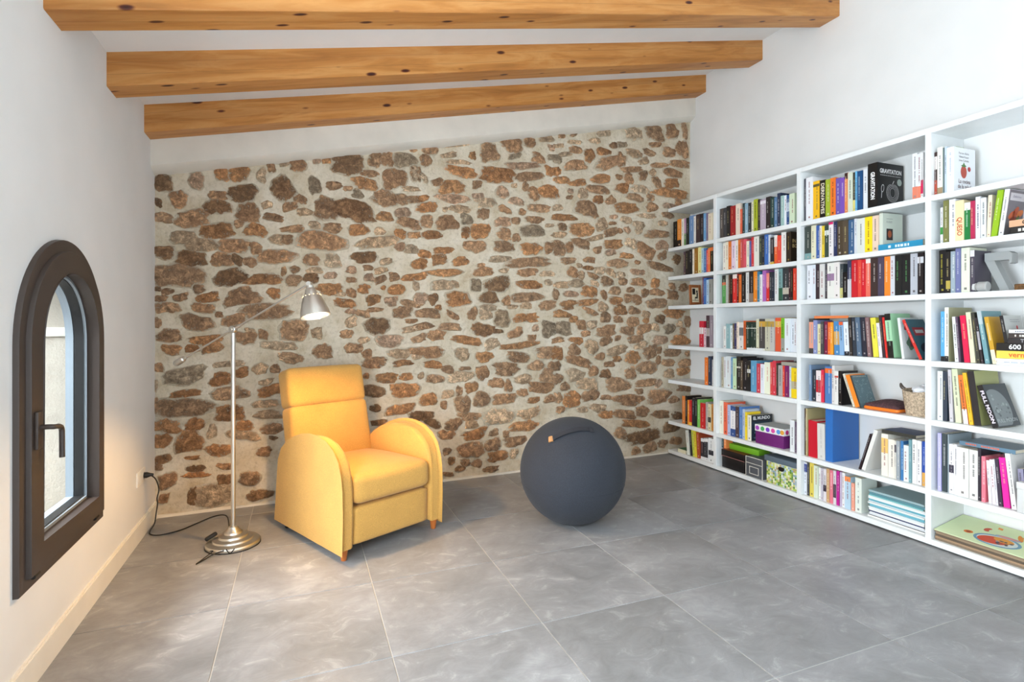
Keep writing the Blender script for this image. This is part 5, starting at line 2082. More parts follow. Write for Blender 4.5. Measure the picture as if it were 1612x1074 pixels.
def make_book(y0, y1, z0, h, d, spine, board=None, lean=0.0, inset=.03, bands=(), ink='auto', word=None, yaw=0.0, name='book', hard=None):
    """upright book: spine faces the room (-x); y0 = left side, y1 = right side"""
    t = max(.004, (y0 - y1) - .0007)
    board = board or spine
    bt = min(.0022, t * .18)                         # board thickness
    ov = .003 if (hard if hard is not None else brng.random() < .35) else .0006
    o = None
    bm = bmesh.new()
    fc = []
    for args, c in (((0, bt, -t / 2, t / 2, 0, h), spine), ((bt, d, t / 2 - bt, t / 2, 0, h), board), ((bt, d, -t / 2, -t / 2 + bt, 0, h), board)):
        bm_box(bm, *args)
        fc += [lin(c)] * 6
    me = bpy.data.meshes.new(name)
    bm.to_mesh(me)
    bm.free()
    set_col(me, fc)
    o = link_obj(name, me, BOOK)
    th = R(lean)
    o.rotation_euler = (-th, 0, yaw)
    o.location = (XS + inset, (y0 + y1) / 2, z0 + .0004 + abs(math.sin(th)) * t / 2)
    box('pages', bt, d - ov, -t / 2 + bt, t / 2 - bt, ov, h - ov, PAGES, o)
    e = -.0004
    if bands:
        for f0, f1, c in bands:
            flat_poly('spine_band', [([(e, t / 2, f0 * h), (e, t / 2, f1 * h), (e, -t / 2, f1 * h), (e, -t / 2, f0 * h)], c)], 'ffffff', o)
    if word:
        text_mesh('title', word[0], t * .82, (e * 1.5, 0, h * (.52 if len(word[0]) > 6 else .36)), (0, 0, -1), (0, -1, 0), word[1], o, t * .018, h * (.80 if len(word[0]) > 6 else .45))
    elif ink and t > .008:
        main = spine
        if ink == 'auto':
            ink = brng.choice(['efe9dc', 'f4f0e6', 'e8d890', 'f0ece8']) if lum(main) < .22 else brng.choice(['2a2a2e', '3a3230', '4a4a56', '7a2a28']) if lum(main) > .5 else brng.choice(['f6f2ea', '201c1c', 'f6f2ea'])
        polys = []
        gl = min(.0085, t * brng.uniform(.24, .40))
        z = h * brng.uniform(.80, .93)
        zend = h * brng.uniform(.22, .5)
        yy = brng.choice([0, 0, t * .12, -t * .12])
        while z > zend:
            s = gl * brng.uniform(.45, .9)
            if brng.random() > .16:
                k = gl * brng.uniform(.36, .5)
                polys.append([(e * 2, yy + k, z), (e * 2, yy - k, z), (e * 2, yy - k, z - s * .72), (e * 2, yy + k, z - s * .72)])
            z -= s
        zz = h * .06
        m_ = min(.006, t * .16)
        if brng.random() < .6:
            polys.append([(e * 2, m_, zz), (e * 2, m_, zz + 2 * m_), (e * 2, -m_, zz + 2 * m_), (e * 2, -m_, zz)])
        s_, i_ = [[int(q[i:i + 2], 16) for i in (0, 2, 4)] for q in (spine, ink)]
        ink = '%02x%02x%02x' % tuple(int(a * .42 + b * .58) for a, b in zip(s_, i_))
        flat_poly('lettering', polys, ink, o)['kind'] = 'stuff'
    return o


TOPS = {}
for row, bay, txt in CELLS:
    rows_ = [ln.split(' ') for ln in txt.split('\n')]
    edge_l = bays[bay][0] - .0012
    pos = []
    for q in rows_:                                   # leaning books must not cut into their left neighbours
        a_, b_, h_, l_ = float(q[0]), float(q[1]), float(q[2]), math.tan(R(float(q[4])))
        w_ = a_ - b_
        lim = edge_l
        if pos:
            pa, pb, ph, plean = pos[-1]
            hm = min(h_, ph)
            lim = min(pb, pb + hm * (plean - l_)) - (.0006 if l_ or plean else 0)
        if a_ > lim:
            a_ = lim
        pos.append((a_, a_ - w_ * (1 if l_ == 0 else .97), h_, l_))
    for k, p in enumerate(rows_):
        y0, y1, h, c, lean = pos[k][0], pos[k][1], float(p[2]), p[3], float(p[4])
        bands = [] if p[5] == '-' else [(float(b.split(':')[0].split('-')[0]), float(b.split(':')[0].split('-')[1]), b.split(':')[1]) for b in p[5].split('|')]
        ex = ' '.join(p[6:])
        word, ink, board = None, 'auto', None
        if ex.startswith('W:'):
            word = ex[2:].split(':')
        elif ex.startswith('T:'):
            ink = ex[2:]
        elif ex.startswith('C:'):
            board = ex[2:]
        elif bands and brng.random() < .5:
            ink = 'auto'
        z0 = BT[row + 1]
        h = min(h, BT[row] - BTH - z0 - .006)
        d = min(.245, max(.12, h * brng.uniform(.62, .72)))
        o = make_book(y0, y1, z0 + .0002, h, d, c, board, lean, .03 + brng.uniform(-.004, .004), bands, ink, word)
        TOPS.setdefault((row, bay), []).append((y0, y1, z0 + h))
        lab = cname(c) + ' '
        if word:
            lab += {'DERIVATIVES': 'Derivatives book', 'QUESO': 'cheese book'}[word[0]]
        else:
            lab += 'book'
        if bands and not word:
            lab += ' with ' + cname(bands[0][2]) + ' band'
        lab += ', ' + ORD[k + 1] + ' standing on ' + ROW[row] + ' shelf, ' + BAY[bay]
        if len(lab.split()) > 16:
            lab = lab.replace(' standing on ', ' on ')
        tag(o, lab, 'book', 'standing books in the white bookcase')


def rest(row, bay, ya, yb):
    """height on which something can lie across the standing books between ya and yb"""
    return max(t for a, b, t in TOPS[(row, bay)] if b < ya and a > yb) + .0004


def flat_book(y0, y1, x0, x1, z0, t, color, label, spine_ink=None, word=None, yaw=0, cat='book', group='books lying flat in the white bookcase', name='book', front=None):
    """book lying flat, spine (front edge) towards the room"""
    w, d = (y0 - y1), (x1 - x0)
    bt = min(.002, t * .2)
    bm = bmesh.new()
    fc = []
    for args, c in (((0, bt, -w / 2, w / 2, 0, t), front or color), ((bt, d, -w / 2, w / 2, 0, bt), color), ((bt, d, -w / 2, w / 2, t - bt, t), color)):
        bm_box(bm, *args)
        fc += [lin(c)] * 6
    me = bpy.data.meshes.new(name)
    bm.to_mesh(me)
    bm.free()
    set_col(me, fc)
    o = link_obj(name, me, BOOK)
    o.location = (x0, (y0 + y1) / 2, z0 + .0003)
    o.rotation_euler = (0, 0, yaw)
    box('pages', bt, d - .002, -w / 2 + .002, w / 2 - .002, bt, t - bt, PAGES, o)
    if word:
        text_mesh('title', word, t * .9, (-.0005, w / 2 - .05, t * .5), (0, -1, 0), (0, 0, 1), spine_ink, o, t * .02, None, 'LEFT')
    elif spine_ink:
        polys = []
        yy = w * .38
        while yy > -w * .2:
            s = t * brng.uniform(.3, .6)
            if brng.random() > .2:
                polys.append([(-.0005, yy, t * .3), (-.0005, yy - s * .7, t * .3), (-.0005, yy - s * .7, t * .7), (-.0005, yy, t * .7)])
            yy -= s
        flat_poly('lettering', polys, spine_ink, o)['kind'] = 'stuff'
    tag(o, label, cat, group)
    return o


def lines(parent, x0, x1, y, zs, color, hh=.003, name='small_print'):
    """rows of illegible small print on a cover that faces -y"""
    polys = []
    for z in zs:
        x = x0
        while x < x1:
            w = brng.uniform(.004, .012)
            polys.append([(x, y, z), (min(x + w, x1), y, z), (min(x + w, x1), y, z + hh), (x, y, z + hh)])
            x += w + .003
    o = flat_poly(name, polys, color, parent)
    o['kind'] = 'stuff'
    return o


def blob(cx, cz, rx, rz, y, n=20, rot=0, f=lambda a: 1):
    out = []
    for i in range(n):
        a = 2 * math.pi * i / n
        u, v_ = rx * math.cos(a) * f(a), rz * math.sin(a) * f(a)
        out.append((cx + u * math.cos(rot) - v_ * math.sin(rot), y, cz + u * math.sin(rot) + v_ * math.cos(rot)))
    return out


GB = 'books with visible covers in the white bookcase'

# --- top shelf
b = make_book(.263, .204, BT[1], .272, .235, '0d0c0d', hard=True, ink=None)
tag(b, 'thick black Gravitation hardcover with white apple on its cover', 'book', GB)
t_ = .059 / 2
text_mesh('spine_title', 'GRAVITATION', .034, (-.0006, 0, .135), (0, 0, -1), (0, -1, 0), 'f2f2f2', b, .0012, .165)
text_mesh('cover_title', 'GRAVITATION', .036, (.118, -t_ - .0003, .222), (1, 0, 0), (0, 0, 1), 'f2f2f2', b, .0012, .195)
lines(b, .025, .21, -t_ - .0006, [.196], 'b8b8b8', .004)
ap = []
for k, (rx, rz) in enumerate(((.054, .060), (.046, .052), (.036, .043), (.024, .033))):
    fo = lambda a: 1 - .16 * max(0, math.sin(a)) ** 8 + .04 * math.cos(2 * a)
    o1, o2 = blob(.135, .098, rx, rz, -t_ - .0006, 30, 0, fo), blob(.135, .098, rx - .0022, rz - .0022, -t_ - .0006, 30, 0, fo)
    for i in range(30):
        j = (i + 1) % 30
        ap.append([o1[i], o1[j], o2[j], o2[i]])
ap.append([(.132, -t_ - .0006, .150), (.137, -t_ - .0006, .150), (.150, -t_ - .0006, .170), (.146, -t_ - .0006, .172)])
o1, o2 = blob(.045, .118, .013, .024, -t_ - .0006, 20, -.2), blob(.045, .118, .010, .020, -t_ - .0006, 20, -.2)
for i in range(20):
    ap.append([o1[i], o1[(i + 1) % 20], o2[(i + 1) % 20], o2[i]])
ap.append([(.036, -t_ - .0006, .096), (.040, -t_ - .0006, .096), (.036, -t_ - .0006, .060), (.032, -t_ - .0006, .060)])
ap.append((blob(.197, .165, .021, .021, -t_ - .0006, 24), 'aab8b0'))
flat_poly('cover_picture', ap, 'dcdcdc', b)

b = make_book(-.166, -.199, BT[1], .242, .185, 'eceef2', hard=True, ink='9aa6c0')
tag(b, 'white cookbook with red strawberry on its cover, top shelf, rightmost bay', 'book', GB)
yy = -.0166
for k, s in enumerate(('Ferran Adrià', 'Valentí Fuster', 'Josep Corbella')):
    text_mesh('author', s, .015, (.085, yy, .212 - k * .019), (1, 0, 0), (0, 0, 1), '5a5a5e', b, 0, .085)
text_mesh('cover_title', 'La cocina', .030, (.090, yy, .062), (1, 0, 0), (0, 0, 1), '6a4a50', b, .0003, .100)
text_mesh('cover_title', 'de la salud', .030, (.090, yy, .034), (1, 0, 0), (0, 0, 1), '6a4a50', b, .0003, .112)
lines(b, .055, .125, yy - .0003, [.012], '9a9a9a', .002)
flat_poly('cover_picture', [(blob(.084, .112, .026, .036, yy - .0004, 24, 0, lambda a: 1 - .10 * math.sin(a) * -1 if math.sin(a) < 0 else 1), 'b5402c'),
                            ([(.060, yy - .0007, .146), (.084, yy - .0007, .138), (.108, yy - .0007, .146), (.094, yy - .0007, .152), (.085, yy - .0007, .166), (.076, yy - .0007, .152)], '4a7a3a'),
                            (blob(.131, .132, .013, .013, yy - .0004), 'b02a32')], 'b5402c', b)
bk = box('bookmark', .03, .10, -.010, .006, .2415, .247, plain('green_bookmark', '9ab02a', .5), b)

# IN BO... cover print on the last brown book of the second shelf (second bay)
last = [o for o in COL.objects if o.get('label', '').startswith('dark brown book, twenty-first standing on second shelf, second bay')]
if last:
    lb = last[0]
    hw = -min(v.co.y for v in lb.data.vertices)
    text_mesh('cover_title', 'IN', .036, (.012, -hw - .0003, .150), (1, 0, 0), (0, 0, 1), 'c9b078', lb, .0004, None, 'LEFT')
    text_mesh('cover_title', 'BO', .036, (.012, -hw - .0003, .115), (1, 0, 0), (0, 0, 1), 'c9b078', lb, .0004, None, 'LEFT')

# --- second shelf: cyan book lying flat, pale book standing on it
flat_book(.194, -.052, XS + .022, XS + .19, BT[2], .036, '2a90b8', 'cyan book lying flat under the pale book, second shelf, third bay', 'e0eef4')
b = make_book(.1975, .176, BT[2] + .0365, .190, .165, 'd3dacb', hard=True, ink=None, yaw=R(-3), inset=.036)
tag(b, 'pale grey-green book standing on a cyan book, second shelf, third bay', 'book', GB)
lines(b, .03, .08, -.0110, [.155, .140, .133], '8a8f86', .003)
flat_poly('cover_picture', [([(.030, -.0111, .030), (.082, -.0111, .030), (.082, -.0111, .098), (.030, -.0111, .098)], '2e2624'), (blob(.056, .066, .016, .022, -.0114, 18), 'a8552e')], '2e2624', b)
# white-covered cookbook and books lying in front of it, second shelf, rightmost bay
last = [o for o in COL.objects if 'eleventh standing on second shelf, rightmost bay' in o.get('label', '')]
lb = last[0]
hw = -min(v.co.y for v in lb.data.vertices)
lb['label'] = 'white leaning cookbook with orange food on its cover, second shelf, rightmost bay'
pol = [([(.004, -hw - .0003, .004), (.142, -hw - .0003, .004), (.142, -hw - .0003, .226), (.004, -hw - .0003, .226)], '77757a'),
       ([(.014, -hw - .0006, .175), (.14, -hw - .0006, .175), (.14, -hw - .0006, .212), (.014, -hw - .0006, .212)], 'd5d5d8')]
for cx, cz, rx, rz, rt, cc in ((.045, .105, .030, .014, .6, 'c8622a'), (.075, .12, .034, .016, .9, 'b8501e'), (.11, .115, .03, .016, .5, 'd87a34'), (.06, .085, .03, .012, .2, '8a3a1a'), (.095, .088, .022, .010, .9, '5a8a4a')):
    pol.append((blob(cx, cz, rx, rz, -hw - .0009, 16, rt), cc))
flat_poly('cover_picture', pol, 'ffffff', lb)
text_mesh('cover_title', 'Delicious', .018, (.070, -hw - .0007, .195), (1, 0, 0), (0, 0, 1), '8a8aa0', lb)
flat_book(-.450, -.700, XS + .012, XS + .20, BT[2], .034, '26221f', 'dark patterned book lying flat under the Cooking book, second shelf, rightmost bay', 'd8d4cc')
flat_book(-.446, -.700, XS + .010, XS + .20, BT[2] + .0344, .032, 'd83a4a', 'red topped Cooking book lying flat, second shelf, rightmost bay', '3a2a20', 'Cooking for', front='d8a884')

# --- third shelf: framed print, grey figure, jar, mat
pf = thing('picture_frame', 'small brown picture frame standing on the third shelf beside the stone wall', 'picture frame', (XS + .032, 1.862, BT[3] + .0016), (R(-4), 0, 0))
FRB = plain('reddish_brown_wood', '9a5a2e', .5, 0, .1, 80, .1)
for x0, x1, z0, z1 in ((0, .026, 0, .182), (.102, .128, 0, .182), (.026, .102, 0, .026), (.026, .102, .156, .182)):
    box('frame', x0, x1, 0, .012, z0, z1, FRB, pf, .002, 1)
box('print', .024, .104, .004, .010, .024, .158, plain('cream_print', 'e8dcbc', .7), pf)
flat_poly('silhouette', [([(.034, .0036, .095), (.066, .0036, .095), (.066, .0036, .148), (.034, .0036, .148)], '14100e'), (blob(.084, .122, .009, .012, .0036, 14), '14100e'),
                         ([(.076, .0036, .062), (.090, .0036, .068), (.094, .0036, .11), (.080, .0036, .11)], '14100e'), ([(.060, .0036, .060), (.090, .0036, .060), (.090, .0036, .070), (.060, .0036, .076)], '14100e'),
                         ([(.030, .0036, .040), (.098, .0036, .040), (.098, .0036, .044), (.030, .0036, .044)], '3a2a20'), ([(.058, .0036, .044), (.063, .0036, .044), (.063, .0036, .066), (.058, .0036, .066)], '14100e')], '14100e', pf)

GREY = plain('grey_cast_metal', 'a3a6a5', .45, .2, .1, 120)
fg = thing('metal_figure', 'grey metal numeral seven bookend on the third shelf, rightmost bay', 'bookend', (XS + .10, -.305, BT[3] + .0005))
bm = bmesh.new()
for q in (((.005, .200), (-.098, .200), (-.098, .158), (.005, .158)), ((-.098, .199), (-.110, .190), (-.110, .142), (-.098, .138)), ((.004, .159), (-.036, .159), (-.100, .004), (-.062, .004))):
    A = [bm.verts.new((0, y, z)) for y, z in q]
    B = [bm.verts.new((.05, y, z)) for y, z in q]
    bm.faces.new(A)
    bm.faces.new(B)
    for i in range(4):
        j = (i + 1) % 4
        bm.faces.new((A[i], A[j], B[j], B[i]))
from_bm('numeral', bm, GREY, fg)
box('foot_plate', -.01, .08, -.13, .002, .0, .004, GREY, fg, .001, 1)
jr = thing('glass_jar', 'small grey glass jar lying on its side before the grey bookend', 'jar', (XS + .045, -.345, BT[3] + .0262))
lathe('jar_body', [(0, 0), (.022, 0), (.026, .004), (.026, .040), (.018, .048), (.018, .052), (0, .052)], plain('smoky_grey_glass', 'a9a9a6', .15), jr, 24, axis=(0, 1, 0))
lathe('jar_cap', [(0, .052), (.020, .052), (.020, .062), (0, .062)], plain('pale_jar_cap', 'd5d5d2', .4), jr, 20, axis=(0, 1, 0))
mt = box('woven_mat', XS + .03, XS + .24, -.455, -.85, BT[3] + .0005, BT[3] + .030, mat_fabric('brown_wicker', '6b4c2c', .5, 1.5, 130, 1.0, 0), None, .004)
tag(mt, 'brown woven mat lying on the third shelf of the rightmost bay', 'mat')

# --- fourth shelf
flat_book(1.186, 1.030, XS + .002, XS + .0235, BT[4] + .0003, .016, 'e8ebea', 'thin white booklet lying before dark green books, fourth shelf, second bay', None, cat='booklet')
zz = rest(3, 2, .637, .40)
flat_book(.637, .394, XS + .04, XS + .20, zz, .017, 'c9b592', 'thin orange edged book lying across standing books, fourth shelf, third bay', None, front='e8824a')
b = make_book(.064, .050, BT[4], .236, .165, 'e6e6e4', lean=6.5, hard=True, ink=None)
tag(b, 'white magazine leaning beside the mint green book, fourth shelf, third bay', 'book', GB)
text_mesh('cover_title', 'VIRA EXTRA', .026, (.075, -.0072, .205), (1, 0, 0), (0, 0, 1), '4a2a34', b, .0006, .11)
flat_poly('cover_picture', [(blob(.08, .09, .042, .040, -.0071, 22, .3, lambda a: 1 + .14 * math.sin(5 * a)), '6a8a70'), (blob(.085, .085, .022, .022, -.0074, 18, .3, lambda a: 1 + .2 * math.sin(4 * a)), '8a4a52'),
                            ([(.03, -.0071, .165), (.13, -.0071, .165), (.13, -.0071, .186), (.03, -.0071, .186)], 'a83a44')], '6a8a70', b)
b = make_book(-.029, -.045, BT[4], .240, .165, 'd4342c', '3f6672', lean=23, hard=True, ink='f2e4e0')
tag(b, 'red spined book with teal cover leaning steeply, fourth shelf, third bay', 'book', GB)
flat_poly('cover_picture', [([(.03, -.0082, .14), (.13, -.0082, .14), (.13, -.0082, .19), (.03, -.0082, .19)], 'a83038'), ([(.045, -.0085, .155), (.115, -.0085, .155), (.115, -.0085, .175), (.045, -.0085, .175)], 'd5d0cc'),
                            (blob(.08, .065, .05, .03, -.0082, 18, .2), '2a2a38')], 'a83038', b)
b = make_book(-.058, -.070, BT[4], .246, .16, '3f6fa0', hard=True)
tag(b, 'slim blue book against the upright right of leaning red book, fourth shelf', 'book', GB)
# stack of flat books at the right end of the fourth shelf
z = BT[4]
ys_ = TOPS[(3, 3)][-1][1] - .004
for t, c, lab, ink, word, fr in ((.009, 'e4e6ea', 'lowest thin white book of the flat stack, fourth shelf, rightmost bay', None, None, None), (.010, 'dcdfe6', 'second thin white book from below in flat stack, rightmost bay', '9aa0b0', None, None),
                                 (.011, 'e9eaee', 'third thin white book from below in flat stack, rightmost bay', None, None, None), (.038, 'dcc850', 'yellow Vermell book lying in the flat stack, rightmost bay', 'd8622a', 'vermell', 'e0cc52'),
                                 (.036, '0e0d0f', 'black 600 Black book lying in the flat stack, rightmost bay', 'f2f2f2', '600 Black', None), (.024, '262326', 'dark Elements book lying in the flat stack, rightmost bay', 'a9a6a8', 'THE ELEMENTS', None),
                                 (.024, '3a3230', 'dark book with white letters second from top, flat stack, rightmost bay', 'd8d4cc', None, None), (.016, 'e8e8ea', 'white book lying on top of the flat stack, rightmost bay', '8a8a92', None, None)):
    if t == .024 and c == '262326':                    # the upper books lie further right, behind them stands a slim grey book
        zlow, ys_ = z, ys_ - .045
    dy = brng.uniform(-.003, .003)
    flat_book(ys_ + dy, -.640 + dy, XS + .012 + brng.uniform(0, .008), XS + .16, z, t, c, lab, ink, word, front=fr, group='flat stack on the fourth shelf')
    z += t + .0008
b = make_book(ys_ + .021, ys_ + .006, zlow, .135, .15, '1c1a1e', 'bcbcb8', lean=9, hard=True)
tag(b, 'black spined book with pale grey cover standing on the flat stack', 'book', GB)
lines(b, .05, .13, -.0080, [.112, .102], '6a6a6a', .002)
flat_poly('cover_picture', [blob(.10, .075, .007, .010, -.0082, 12)], 'c03038', b)

# --- fifth shelf
zz = rest(4, 1, .907, .78)
flat_book(.907, .778, XS + .045, XS + .20, zz, .024, 'a8a294', 'grey beige book lying on standing books, fifth shelf, second bay', None)
b = make_book(.358, .343, BT[5], .212, .15, 'd8d2c2', lean=19, hard=True)
tag(b, 'cream notebook leaning left of the orange notebook, fifth shelf', 'book', GB)
b = make_book(.341, .314, BT[5], .205, .14, 'f58a2a', lean=19, hard=True, ink=None)
tag(b, 'bright orange notebook leaning on the fifth shelf, third bay', 'book', GB)
b = make_book(.311, .302, BT[5], .205, .145, '3a3a3c', '567078', lean=19, hard=True, ink=None)
tag(b, 'spiral sketchbook with teal sketched cover leaning on the orange notebook', 'sketchbook', GB)
flat_poly('spiral_binding', [blob(.016 + i * .0135, .196, .003, .003, -.0048, 8) for i in range(9)], 'd8d0b8', b)
pol = []
for i in range(46):
    x, z_ = brng.uniform(.012, .13), brng.uniform(.012, .18)
    a, l_ = brng.uniform(0, 3.14), brng.uniform(.008, .025)
    dx, dz = math.cos(a) * l_ / 2, math.sin(a) * l_ / 2
    pol.append([(x - dx, -.0049, z_ - dz), (x + dx, -.0049, z_ + dz), (x + dx, -.0049, z_ + dz + .002), (x - dx, -.0049, z_ - dz + .002)])
flat_poly('cover_drawing', pol, '9ab2b0', b)
tr = thing('lap_tray', 'orange rimmed cushion tray with dark woven top on the fifth shelf', 'tray', (XS + .135, .188, BT[5] + .0004))
rbox('rim', .108, .103, .012, .0118, plain('orange_rubber', 'ee7c22', .45), tr, 10, (0, 0, 0), Matrix.Translation((0, 0, .0122)))
rbox('woven_top', .102, .098, .012, .010, mat_fabric('dark_woven_plum', '4a3034', .45, 1.9, 90, 1.0, 0), tr, 14, (0, 0, .028), Matrix.Translation((0, 0, .026)))
bs = thing('wicker_basket', 'small pale woven basket with paper inside on the fifth shelf', 'basket', (XS + .125, .004, BT[5] + .0002))
WICK = mat_fabric('pale_wicker', 'bba78e', .45, 1.45, 110, 1.0, 0)
bm = bmesh.new()
rings = []
for z_, hx, hy, inn in ((0, .085, .058, 0), (.05, .092, .064, 0), (.10, .098, .070, 0), (.136, .102, .0735, 0), (.136, .098, .0695, 1), (.06, .088, .060, 1), (.010, .080, .053, 1)):
    rg = []
    for i in range(32):
        a = 2 * math.pi * i / 32
        c, s = math.cos(a), math.sin(a)
        k = (abs(c) ** 5 + abs(s) ** 5) ** (-1 / 5)
        rg.append(bm.verts.new((hx * k * c, hy * k * s, z_ + (.012 * (abs(s * k) ** 3) if z_ > .13 else 0))))
    rings.append(rg)
for a, b_ in zip(rings, rings[1:]):
    for i in range(32):
        bm.faces.new((a[i], a[(i + 1) % 32], b_[(i + 1) % 32], b_[i]))
bm.faces.new(rings[0])
bm.faces.new(rings[-1])
auto_smooth(from_bm('woven_body', bm, WICK, bs), 50)
tube('handle', spline([(-.06, .074, .140), (-.055, .092, .155), (-.045, .098, .172), (-.035, .092, .155), (-.03, .074, .140)], 4), .005, plain('dark_wicker_handle', '5a5048', .8), bs, 8)
bm = bmesh.new()
bmesh.ops.create_icosphere(bm, subdivisions=3, radius=1)
for v in bm.verts:
    n_ = noise.noise(v.co * 1.7) * .35
    v.co = Vector((v.co.x * .07 * (1 + n_), v.co.y * .046 * (1 + n_), .135 + v.co.z * .040 * (1 + n_)))
pp = from_bm('crumpled_paper', bm, plain('white_speckled_paper', 'eceef2', .8, 0, .3, 60))
pp.location = bs.location
tag(pp, 'crumpled white paper lying in the small woven basket', 'paper')
b = make_book(-.292, -.322, BT[5], .278, .205, '222024', 'a3a56a', lean=7, hard=True, ink=None)
tag(b, 'large black spined book with olive cover, fifth shelf, rightmost bay', 'book', GB)
b = make_book(-.370, -.394, BT[5], .216, .195, '17161a', '353b40', lean=18.5, hard=True, ink=None)
tag(b, 'dark Full Moon book leaning on the olive covered book', 'book', GB)
yy = -.0128
mo = blob(.055, .085, .105, .105, yy - .0003, 48)
mo = [(max(.006, min(.19, x)), y, max(.006, min(.21, z))) for x, y, z in mo]
pol = [(mo, '7c8384')]
for i in range(26):
    a, rr = brng.uniform(0, 6.28), brng.uniform(0, .085)
    x, z_ = .055 + rr * math.cos(a), .085 + rr * math.sin(a)
    r_ = brng.uniform(.004, .013)
    if .02 < x < .17 and .02 < z_ < .19:
        pol.append((blob(x, z_, r_, r_ * .8, yy - .0005 - i * .00001, 12), brng.choice(['646a6c', '8e9595', '5a6062', '969d9c'])))
flat_poly('moon_picture', pol, '7c8384', b)
text_mesh('cover_title', 'FULL MOON', .026, (.095, yy - .001, .030), (1, 0, 0), (0, 0, 1), 'b8bcbc', b, 0, .165)
text_mesh('spine_title', 'FULL MOON', .021, (-.0006, 0, .105), (0, 0, -1), (0, -1, 0), 'e6dcea', b, .0006, .165)

# --- sixth shelf
b = make_book(1.2065, 1.169, BT[6], .196, .215, 'e9e6d6', '20262c', hard=True, ink='1c1c1c')
tag(b, 'El Mundo book with black cover on the sixth shelf, second bay', 'book', GB)
yy = -.0187
text_mesh('cover_title', 'EL MUNDO', .034, (.105, yy, .172), (1, 0, 0), (0, 0, 1), 'f4f4f4', b, .0012, .17)
pol = [([(.006, yy, .008), (.208, yy, .008), (.208, yy, .145), (.006, yy, .145)], '2c3f4e')]
for i in range(16):
    pol.append((blob(brng.uniform(.02, .195), brng.uniform(.02, .12), brng.uniform(.008, .03), brng.uniform(.003, .009), yy - .0003 - i * .00001, 12, brng.uniform(-.6, .9)), brng.choice(['5f7f90', '8aa8b4', '1a242c', '3f5a6a'])))
flat_poly('cover_picture', pol, '2c3f4e', b)
px_ = thing('gift_box', 'purple box with dotted white lid on the sixth shelf, second bay', 'box', (XS + .03, 1.000, BT[6] + .0002), (0, 0, R(4)))
box('box_body', 0, .19, -.12, .12, 0, .105, plain('purple_card', '6a1a6a', .5), px_, .002)
lid = box('lid', -.004, .194, -.124, .124, .092, .142, plain('white_card_lid', 'ecebe8', .5), px_, .003)
pol = []
for cy, cc in ((.10, 'a040b0'), (.055, '46a85a'), (.01, '7a3ac0'), (-.035, 'd84a9a'), (-.08, '5a9ad8'), (-.11, 'e0a03a')):
    pol.append(([(-.0046, cy + .017 * math.cos(a), .117 + .017 * math.sin(a)) for a in [2 * math.pi * i / 16 for i in range(16)]], cc))
for cx, cc in ((.03, 'd83a8a'), (.08, '8a3ac0'), (.13, 'e07a3a'), (.17, 'd83a8a')):
    pol.append((blob(cx, .117, .017, .017, -.1246, 16), cc))
flat_poly('dots', pol, 'a040b0', lid)
box('lid_top', 0, .19, -.12, .12, .142, .1426, plain('grey_lid_top', 'a9adad', .6), lid)
b = make_book(.820, .783, BT[6], .222, .16, 'e6ebee', hard=True)
tag(b, 'white book right of the purple box, sixth shelf, second bay', 'book', GB)
b = make_book(.781, .765, BT[6], .215, .16, '6a5a70')
tag(b, 'slim plum book right of the purple box, last on sixth shelf, second bay', 'book', GB)
b = make_book(.672, .605, BT[6], .246, .20, 'c4142a', hard=True, ink=None)
tag(b, 'bright red ring binder on the sixth shelf, third bay', 'binder', GB)
b = make_book(.603, .548, BT[6], .236, .19, 'd5d3ce', hard=True, ink='a8a4a0', lean=1)
tag(b, 'pale speckled binder between red and blue binders, sixth shelf', 'binder', GB)
b = make_book(.5455, .493, BT[6], .342, .245, '2c6cb8', hard=True, ink=None)
tag(b, 'tall blue ring binder on the sixth shelf, third bay', 'binder', GB)
b = make_book(.322, .309, BT[6], .240, .16, '2a1c20', lean=-17)
tag(b, 'black book leaning right, beside the tall blue binder', 'book', GB)
b = make_book(.302, .280, BT[6], .270, .17, 'e6e4de', lean=-17, hard=True, ink=None)
tag(b, 'white spined book leaning right over a gap, sixth shelf, third bay', 'book', GB)
zz = rest(5, 2, .205, .0)
flat_book(.195, .005, XS + .055, XS + .23, zz, .020, '2a3560', 'navy topped book lying on standing books, sixth shelf, third bay', None, front='3a3a34')
zz = rest(5, 3, -.215, -.40)
flat_book(-.214, -.452, XS + .05, XS + .245, zz, .020, '8a98a2', 'large grey picture book lying on white books, sixth shelf, rightmost bay', 'd86a4a', front='5f7f94')
for k, (a, c_, hh) in enumerate(((-.474, '8a86a0', .20), (-.500, '2c3036', .235), (-.522, '343a42', .235), (-.548, '3c4450', .235))):
    b = make_book(a, a - .0215, BT[6], hh, .16, c_, lean=4, inset=.05)
    tag(b, '%s book, %s right of the magenta book, sixth shelf, rightmost bay' % (cname(c_), ['second', 'third', 'fourth', 'fifth'][k]), 'book', GB)

pk = thing('card_box', 'pale grey card box before the dark books, sixth shelf, rightmost bay', 'box', (XS + .004, -.560, BT[6] + .0004))
box('box_body', 0, .040, -.082, .082, 0, .132, plain('pale_grey_card', 'd2d4d2', .6), pk, .003)
box('lid', -.002, .042, -.084, .084, .112, .146, plain('pale_grey_card_lid', 'dcdedc', .6), pk, .004)

